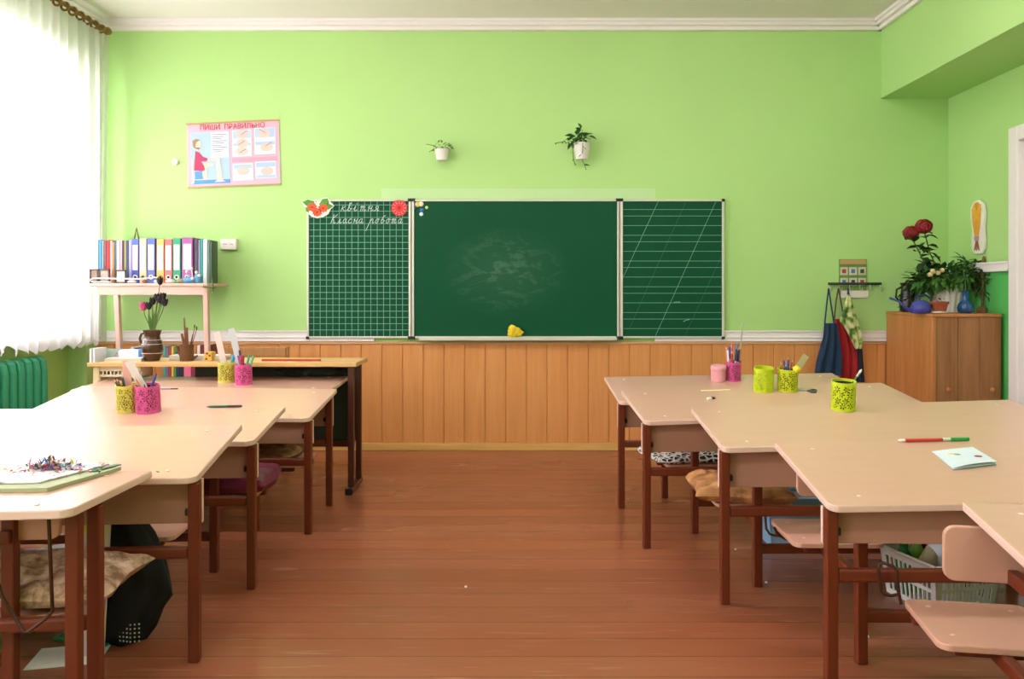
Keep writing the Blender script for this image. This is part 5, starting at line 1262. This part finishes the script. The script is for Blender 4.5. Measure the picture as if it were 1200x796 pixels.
# loose pens
for key, (a, c_), col, r, lab in (('L3', ((242,478),(284,477.3)), '#2E6A52', .0048, 'dark green pen lying across the left desk beside the pink cup'), ('L2', ((187,456.5),(209,456.3)), '#6E78B4', .003, 'thin blue pencil lying behind the pink cup in the left row')):
    f2 = FR[key]; pa, pb = f2.hit(*a), f2.hit(*c_); L = (pb-pa).length; ang = math.degrees(math.atan2((pb-pa).y, (pb-pa).x)-f2.th)
    t = thing('loose_pen', lab, 'pen', mat=f2.mat((a[0]+c_[0])/2, (a[1]+c_[1])/2, ang, r)); m = Matrix.Rotation(R(90), 4, 'Y')
    b = MB(); b.lathe([(.001,-L/2),(r,-L*.4),(r,L*.1),(0,L*.1)], (0,0,0), 12, m); b.build('barrel', M('pen '+col, col, .4, .05), t, smooth=40)
    b = MB(); b.lathe([(r*1.05,L*.1),(r*1.1,L*.45),(r*.6,L*.5),(0,L*.5)], (0,0,0), 12, m); b.build('cap', M('pen cap dark', '#3E3438', .4), t, smooth=40)
# newspaper, green folder and crayon shavings on the nearest left desk
fr = FR['L5']
def sheet(key, corners, th, mat, name, label, cat, lift=.0):
    f2 = FR[key]; P = [f2.hit(*c_) for c_ in corners]; org = P[0]
    b = MB(); b.prism([p-org+f2.n*(lift+.0006) for p in P], f2.n*th); t = thing(name, label, cat, org); b.build('sheet', mat, t, bevel=.0008); return t
def map_print(name, base, spots, scale):
    m, nt, b = new_mat(name); v = coords(nt); n = noise(nt, v, scale, 2); col = lin(base)
    nt.links.new(ramp(nt, n, [(.5, lin(base)), (.62, lin(spots[0])), (.72, lin(spots[1]))]), b.inputs['Base Color']); b.inputs['Roughness'].default_value = .7; MATS[name] = m; return m
sheet('L5', [(-60,578.5),(55,577),(142,551.5),(60,543),(-60,541)], .010, M('olive green board', '#A7B08A', .7, .15, 30), 'green_board', 'pale green cardboard mat with worn edge under the newspaper', 'mat')
t = sheet('L5', [(-60,574),(46,572),(128,550),(40,541),(-60,540)], .004, map_print('printed newspaper', '#EDE6E2', ('#C8B9C4', '#8E86A0'), 14), 'newspaper', 'printed white newspaper sheet covering the green cardboard mat', 'newspaper', .0115)
dg_ = None
b = MB(); f2 = fr; P = [f2.hit(104,558.0), f2.hit(112,558), f2.hit(142,550.2), f2.hit(134,550.0)]; b.prism([p-P[0]+f2.n*.0120 for p in P], f2.n*.003); t2 = thing('green_ruler', 'dark green strip along the edge of the green mat', 'strip', P[0]); b.build('strip', M('dark green card', '#3E6A4A', .6, .1), t2)
# shavings: one countless heap
b = MB(); rn = random.Random(12)
cols = ['#B7383E','#D9B23A','#3A4A9A','#4A86B8','#2E7A4E','#C9689A','#7A3A2E','#E8E2DA']
mats = [M('shaving '+c_, c_, .7, .1) for c_ in cols]
base = fr.hit(60, 557)
for k in range(420):
    a = rn.uniform(0, 2*math.pi); q = abs(rn.gauss(0, .052)); p = base+fr.lat*(q*math.cos(a)*1.6)+fr.dep*(q*math.sin(a)*.9)+fr.n*(.0165+max(0, .024-q*.35)*rn.uniform(0, 1))
    d = Vector((rn.uniform(-1,1), rn.uniform(-1,1), rn.uniform(-.3,.9 if q < .05 else .15))).normalized(); b.cur = rn.randrange(8); b.leaf(p, d, (rn.uniform(-.5,.5), rn.uniform(-.5,.5), 1), rn.uniform(.008, .03 if q < .06 else .014), rn.uniform(.003,.009), rn.uniform(-.5,.6))
b.cur = 0
tag(b.build('pencil_shavings', mats), 'heap of coloured pencil shavings on the newspaper', 'shavings', None, 'stuff')

# ---------------------------------------------------------------- cushions on the benches
def cushion(loc, rot, sx, sy, h, mat, label, seed, tuft=0, edge=.35, rough=.08):
    t = thing('seat_cushion', label, 'cushion', loc, R(rot)); rn = random.Random(seed); N = 34; ph = [rn.uniform(0, 6) for _ in range(8)]
    b = MB(); vs = []; fs = []
    for s_ in (1, -1):
        for i in range(N+1):
            for j in range(N+1):
                u, v = i/N*2-1, j/N*2-1
                k = max(0, (1-abs(u)**3.2)*(1-abs(v)**3.2))**edge
                sh = 1+.05*math.sin(3*v+ph[0])*abs(u)-.05*(1-abs(u))*abs(v)
                w = rough*h*(math.sin(u*7+ph[1]+2*v)+math.sin(v*9+ph[2]-3*u)+.6*math.sin(u*17+v*13+ph[3]))
                if tuft: w -= tuft*h*(math.exp(-((abs(u)-.33)**2+(abs(v)-.33)**2)*60))
                z = h*.5+s_*h*.5*k*(1 if s_ > 0 else .9)+(w*k if s_ > 0 else w*k*.3)
                vs.append((u*sx/2*sh, v*sy/2*(1+.04*math.cos(4*u+ph[4])), max(z, .001)))
    n1 = (N+1)**2
    for s_ in (0, 1):
        for i in range(N):
            for j in range(N):
                a = s_*n1+i*(N+1)+j; fs.append((a, a+1, a+N+2, a+N+1))
    for i in range(N):
        for a, c_ in ((i*(N+1), (i+1)*(N+1)), (i*(N+1)+N, (i+1)*(N+1)+N), (i, i+1), (N*(N+1)+i, N*(N+1)+i+1)): fs.append((a, c_, n1+c_, n1+a))
    b.add(vs, fs); b.build('cover', mat, t, smooth=60)
    b = MB(); e = [(-sx/2,-sy/2),(sx/2,-sy/2),(sx/2,sy/2),(-sx/2,sy/2)]
    return t
def leopard():
    m, nt, b = new_mat('black and white leopard print'); vo = nt.nodes.new('ShaderNodeTexVoronoi'); vo.feature = 'DISTANCE_TO_EDGE'; vo.inputs['Scale'].default_value = 38; nt.links.new(coords(nt), vo.inputs['Vector'])
    nt.links.new(ramp(nt, vo.outputs[0], [(.10, lin('#E4DEDA')), (.16, lin('#141316'))]), b.inputs['Base Color']); b.inputs['Roughness'].default_value = .85; return m
def mottled(name, a, c_, e, scale, rough=.8, bm_=.4):
    m, nt, b = new_mat(name); n = noise(nt, coords(nt), scale, 5, .65); nt.links.new(ramp(nt, n, [(.36, lin(a)), (.5, lin(c_)), (.64, lin(e))]), b.inputs['Base Color']); b.inputs['Roughness'].default_value = rough; bump(nt, b, n, bm_, .01); return m
def bench_pt(key, u, v, z=.276):
    f2 = FR[key]; x = f2.sd*u; c_, s_ = math.cos(f2.th), math.sin(f2.th); return Vector((f2.x+c_*x-s_*v, f2.y+s_*x+c_*v, z))
cushion(bench_pt('R2', .32, .525), 8, .40, .34, .048, leopard(), 'black and white leopard print cushion on a right row bench', 1)
cushion(bench_pt('R3', .175, .415), -6, .38, .34, .085, mottled('brown satin', '#6A4426', '#B98350', '#D9A26A', 9, .5, .3), 'shiny brown satin cushion hanging over a bench end on the right', 2, .2)
cushion(bench_pt('L2', .335, .33), -4, .38, .34, .07, mottled('brown marbled cloth', '#3A2818', '#7A5636', '#A87A4E', 12, .7), 'crumpled brown marbled cushion, farthest on the left row benches', 3, .1)
cushion(bench_pt('L3', .215, .425), 4, .38, .32, .085, M('burgundy vinyl', '#6E2240', .38, .08, 10, .15), 'thick burgundy cushion on a left row bench', 4, 0, .22, .03)
cushion(bench_pt('L5', .275, .385), 0, .52, .32, .09, mottled('tan fur fabric', '#8A6A52', '#CBA68A', '#E4C6AA', 22, .95, .9), 'tan fur covered cushion under the newspaper desk', 5, .12)
# ---------------------------------------------------------------- things under the left desks
def loft(mb, rows, n=24, seed=0, wob=.06):
    rn = random.Random(seed); ph = [rn.uniform(0, 6) for _ in range(4)]; vs = []; fs = []
    for k, (c_, rx_, ry_) in enumerate(rows):
        for i in range(n):
            a = 2*math.pi*i/n; w = 1+wob*math.sin(5*a+ph[0]+k*.5)+wob*.7*math.sin(9*a+ph[1]-k*.7); vs.append((c_[0]+rx_*math.cos(a)*w, c_[1]+ry_*math.sin(a)*w, c_[2]))
    for k in range(len(rows)-1):
        for i in range(n): fs.append((k*n+i, k*n+(i+1)%n, (k+1)*n+(i+1)%n, (k+1)*n+i))
    fs += [tuple(range(n))[::-1], tuple((len(rows)-1)*n+i for i in range(n))]; mb.add(vs, fs); return mb
d = 2.52
rows = [((at(px, py, d).x, d, max(at(px, py, d).z, 0.0)), w_*d/F, ry) for px, py, w_, ry in ((144,750,24,.05),(148,735,31,.065),(151,715,38,.075),(159,694,43,.07),(156,676,41,.075),(152,652,38,.065),(144,628,32,.07),(136,606,23,.065),(130,590,16,.06),(128,578,12,.05))]
zmin = rows[0][0][2]; rows[0] = ((rows[0][0][0], d, 0.0), rows[0][1], rows[0][2])
t = thing('black_coat', 'black coat slumped to the floor behind the nearest left desk', 'coat', (rows[0][0][0], d, 0))
O_ = Vector(t.location); loft(MB(), [((Vector(c_)-O_), a, e) for c_, a, e in rows], 40, 4, .10).build('coat_body', M('black wool', '#121317', .85, .15, 20, .3), t, smooth=70)
b = MB(); c_ = at(146, 740, 2.44)-O_
rn = random.Random(2)
for i in range(6):
    for j in range(5): b.ball((c_.x-.02+.012*i, -.077+.003*abs(i-3), .025+.013*j), (.003,.002,.003), 6, 4)
b.build('dotted_lining', M('white lining dot', '#C9CACA', .8), t)
# magazine, bags and sheets behind the fur cushion
def slab(name, label, cat, P, th, mat, d=None):
    P = [Vector(p) for p in P]; org = min(P, key=lambda p: p.z).copy(); t = thing(name, label, cat, org); n = (P[1]-P[0]).cross(P[2]-P[0]).normalized()
    MB().prism([p-org for p in P], n*th).build('sheet', mat, t); return t
t = thing('white_bag', 'white plastic bag of school things on the floor behind the fur cushion', 'bag', (at(60,700,2.6).x, 2.66, 0))
loft(MB(), [((0,0,0),.20,.07),((0,0,.06),.24,.085),((.02,0,.16),.23,.08),((.03,0,.22),.18,.06),((.04,0,.25),.08,.03)], 26, 8, .08).build('bag_body', M('white plastic film', '#E0DCE0', .4, .1, 14, .3), t, smooth=60)
t = thing('picture_magazine', 'yellow and lilac magazine leaning against the black coat', 'magazine', (at(112,640,2.42).x, 2.40, 0))
b = MB(); b.box(-.05, .035, -.004, .004, 0, .435, Matrix.Rotation(R(3), 4, 'Y')); b.build('cover', map_print('lilac magazine print', '#D9C4D4', ('#E2D24A', '#8AA04A'), 9), t)
t = thing('green_bag', 'bright green bag at the left edge under the newspaper desk', 'bag', (at(-14,640,2.45).x, 2.45, 0))
loft(MB(), [((0,0,0),.06,.05),((0,0,.12),.075,.06),((0,0,.28),.07,.055),((0,0,.34),.05,.04),((.01,0,.36),.02,.02)], 20, 3, .1).build('bag_body', M('bright green fabric', '#2EA84E', .7, .15, 20, .2), t, smooth=60)
t = thing('paper_sheet', 'white paper sheet lying on the floor under the newspaper desk', 'paper', (at(70,745,2.35).x, 2.4, 0), R(12)); MB().box(-.1, .1, -.07, .07, 0.0005, .003).build('sheet', M_paper, t)
t = thing('green_notebook', 'green covered notebook on the floor beside the white sheet', 'notebook', (at(70,745,2.35).x, 2.55, 0), R(-15)); MB().box(-.1, .1, -.07, .07, 0.0005, .01).build('cover', M('green notebook cover', '#2E7A44', .5, .1), t, bevel=.002)
# ---------------------------------------------------------------- baskets under the right desks
def basket(name, label, loc, rot, bw, bd, h, mat, taper=.86, slots=True, nx=14, ny=10, group=None):
    t = thing(name, label, 'basket', loc, R(rot)); b = MB(); th = .005
    def P(side, u, z):      # outer wall point; u along the side 0..1
        k = taper+(1-taper)*z/h; hw, hd = bw/2*k, bd/2*k
        return {0: Vector((-hw+2*hw*u, -hd, z)), 1: Vector((hw, -hd+2*hd*u, z)), 2: Vector((hw-2*hw*u, hd, z)), 3: Vector((-hw, hd-2*hd*u, z))}[side]
    N_ = {0: Vector((0,th,0)), 1: Vector((-th,0,0)), 2: Vector((0,-th,0)), 3: Vector((th,0,0))}
    def q(side, u0, u1, z0, z1):
        L = [P(side,u0,z0), P(side,u1,z0), P(side,u1,z1), P(side,u0,z1)]; b.prism(L, N_[side])
    for s_ in range(4):
        n = nx if s_ in (0, 2) else ny
        if not slots: q(s_, 0, 1, 0, h); continue
        zs = [.0, .12, .44, .52, .84, 1.0]
        for a, c_ in ((0,1),(2,3),(4,5)): q(s_, 0, 1, zs[a]*h, zs[c_]*h)
        for a, c_ in ((1,2),(3,4)):
            q(s_, 0, .08, zs[a]*h, zs[c_]*h); q(s_, .92, 1, zs[a]*h, zs[c_]*h)
            for k in range(n+1):
                u = .08+.84*k/n; q(s_, u-.012, u+.012, zs[a]*h, zs[c_]*h)
    k = taper; b.box(-bw/2*k, bw/2*k, -bd/2*k, bd/2*k, 0, .004); b.build('basket_body', mat, t)
    r = MB(); w_ = .012
    for s_ in range(4):
        a, c_ = P(s_, 0, h), P(s_, 1, h); r.tube([a, c_], .0065, 8)
    r.build('rim', mat, t, smooth=50)
    return t
wp = M('white plastic', '#E6E4E4', .4, .03)
lb = at(1110, 690, 2.92)
basket('slotted_basket', 'white slotted plastic basket on the floor under the right desks', (1.49, 2.845, 0), 16.5, .285, .265, .168, wp, .88)
o = thing('plastic_tub', 'white rounded tub inside the slotted basket', 'tub', (1.525, 2.86, .006)); b = MB(); b.lathe([(.05,0),(.062,.16),(.07,.215),(.066,.218),(.058,.16),(0,.15)], (0,0,0), 26); b.build('tub_body', M('milky plastic', '#DDE0E8', .35, .03), o, smooth=40)
for (x, y), h, r, col, cap, lab in (((1.385, 2.89), .17, .028, '#1E8A4A', '#17703A', 'dark green bottle at the left inside the slotted basket'), ((1.445, 2.915), .18, .026, '#7CB83A', '#6AA62E', 'light green bottle in the middle of the slotted basket')):
    o = thing('plastic_bottle', lab, 'bottle', (x, y, .006)); b = MB(); b.lathe([(r*.9,0),(r,.01),(r,h*.8),(r*.5,h*.95),(r*.45,h)], (0,0,0), 18); b.build('bottle_body', M('bottle '+col, col, .3, .05), o, smooth=40)
    b = MB(); b.lathe([(r*.55,h),(r*.55,h+.025),(0,h+.026)], (0,0,0), 14); b.build('cap', M('cap '+cap, cap, .4), o, smooth=40)
o = thing('paper_roll', 'rolled tube of paper lying on top of the basket things', 'roll', (1.43, 2.82, .006)); b = MB()
m_ = Matrix.Translation((0,0,.135)) @ Matrix.Rotation(R(62), 4, 'Y') @ Matrix.Rotation(R(-40), 4, 'X'); b.lathe([(.026,-.09),(.026,.09),(.021,.09),(.021,-.09),(.026,-.09)], (0,0,0), 18, m_); b.tube([(0,0,0),(0,0,.12)], .012, 8); b.build('tube_wall', M('beige wrapping paper', '#B9AE90', .7, .12, 20), o, smooth=40)
tb = basket('blue_basket', 'light blue basket of fabric and boxes behind the brown satin cushion', (1.315, 3.485, 0), 0, .53, .165, .215, M('light blue plastic', '#8FBEE2', .4, .06), .93, False)
o = thing('blue_carton', 'dark blue carton at the right in the blue basket', 'carton', (1.42, 3.515, .006)); MB().box(-.12, .12, -.03, .03, 0, .275).build('carton_body', M('dark blue card', '#2A4A9C', .5, .08), o, bevel=.003); MB().box(-.12, .0, -.0315, -.029, .2, .25).build('pale_print', M('pale blue print mark', '#9CC0DC', .5), o)
o = thing('teal_bottle', 'teal bottle standing in the blue basket', 'bottle', (1.235, 3.515, .006)); b = MB(); b.lathe([(.028,0),(.03,.01),(.03,.18),(.015,.23),(.015,.265),(0,.265)], (0,0,0), 16); b.build('bottle_body', M('teal plastic', '#2E86A0', .3, .05), o, smooth=40)
o = thing('grey_cloth', 'bundle of grey green fabric heaped in the blue basket', 'cloth', (1.32, 3.445, .006)); loft(MB(), [((0,0,0),.20,.026),((0,0,.15),.21,.03),((0,0,.215),.19,.03),((.03,0,.24),.12,.02)], 24, 6, .08).build('folds', M('grey green fabric', '#7E8A86', .9, .15, 20, .3), o, smooth=60)
for k in range(2):
    pass

for px, py, lab in ((757,533,'white crumb on the floor farthest back near the right desks'),(862,645,'white crumb near the foot of the third right desk'),(898,684,'white crumb between the two right desk legs'),(1017,748,'white crumb before the right front bench'),(736,586,'tiny white crumb by the far right desk foot'),(546,689,'pale crumb on the open floor in the aisle')):
    d = F*EYE/(py-HY); o = crumple(MB(), (rx(px, d), d, .004), .005, .004, .004, int(px), 10); o.v = [(a, c, max(z, .0002)) for a, c, z in o.v]
    tag(o.build('paper_crumb', M_paper, None), lab, 'crumb', 'paper crumbs on the floor')
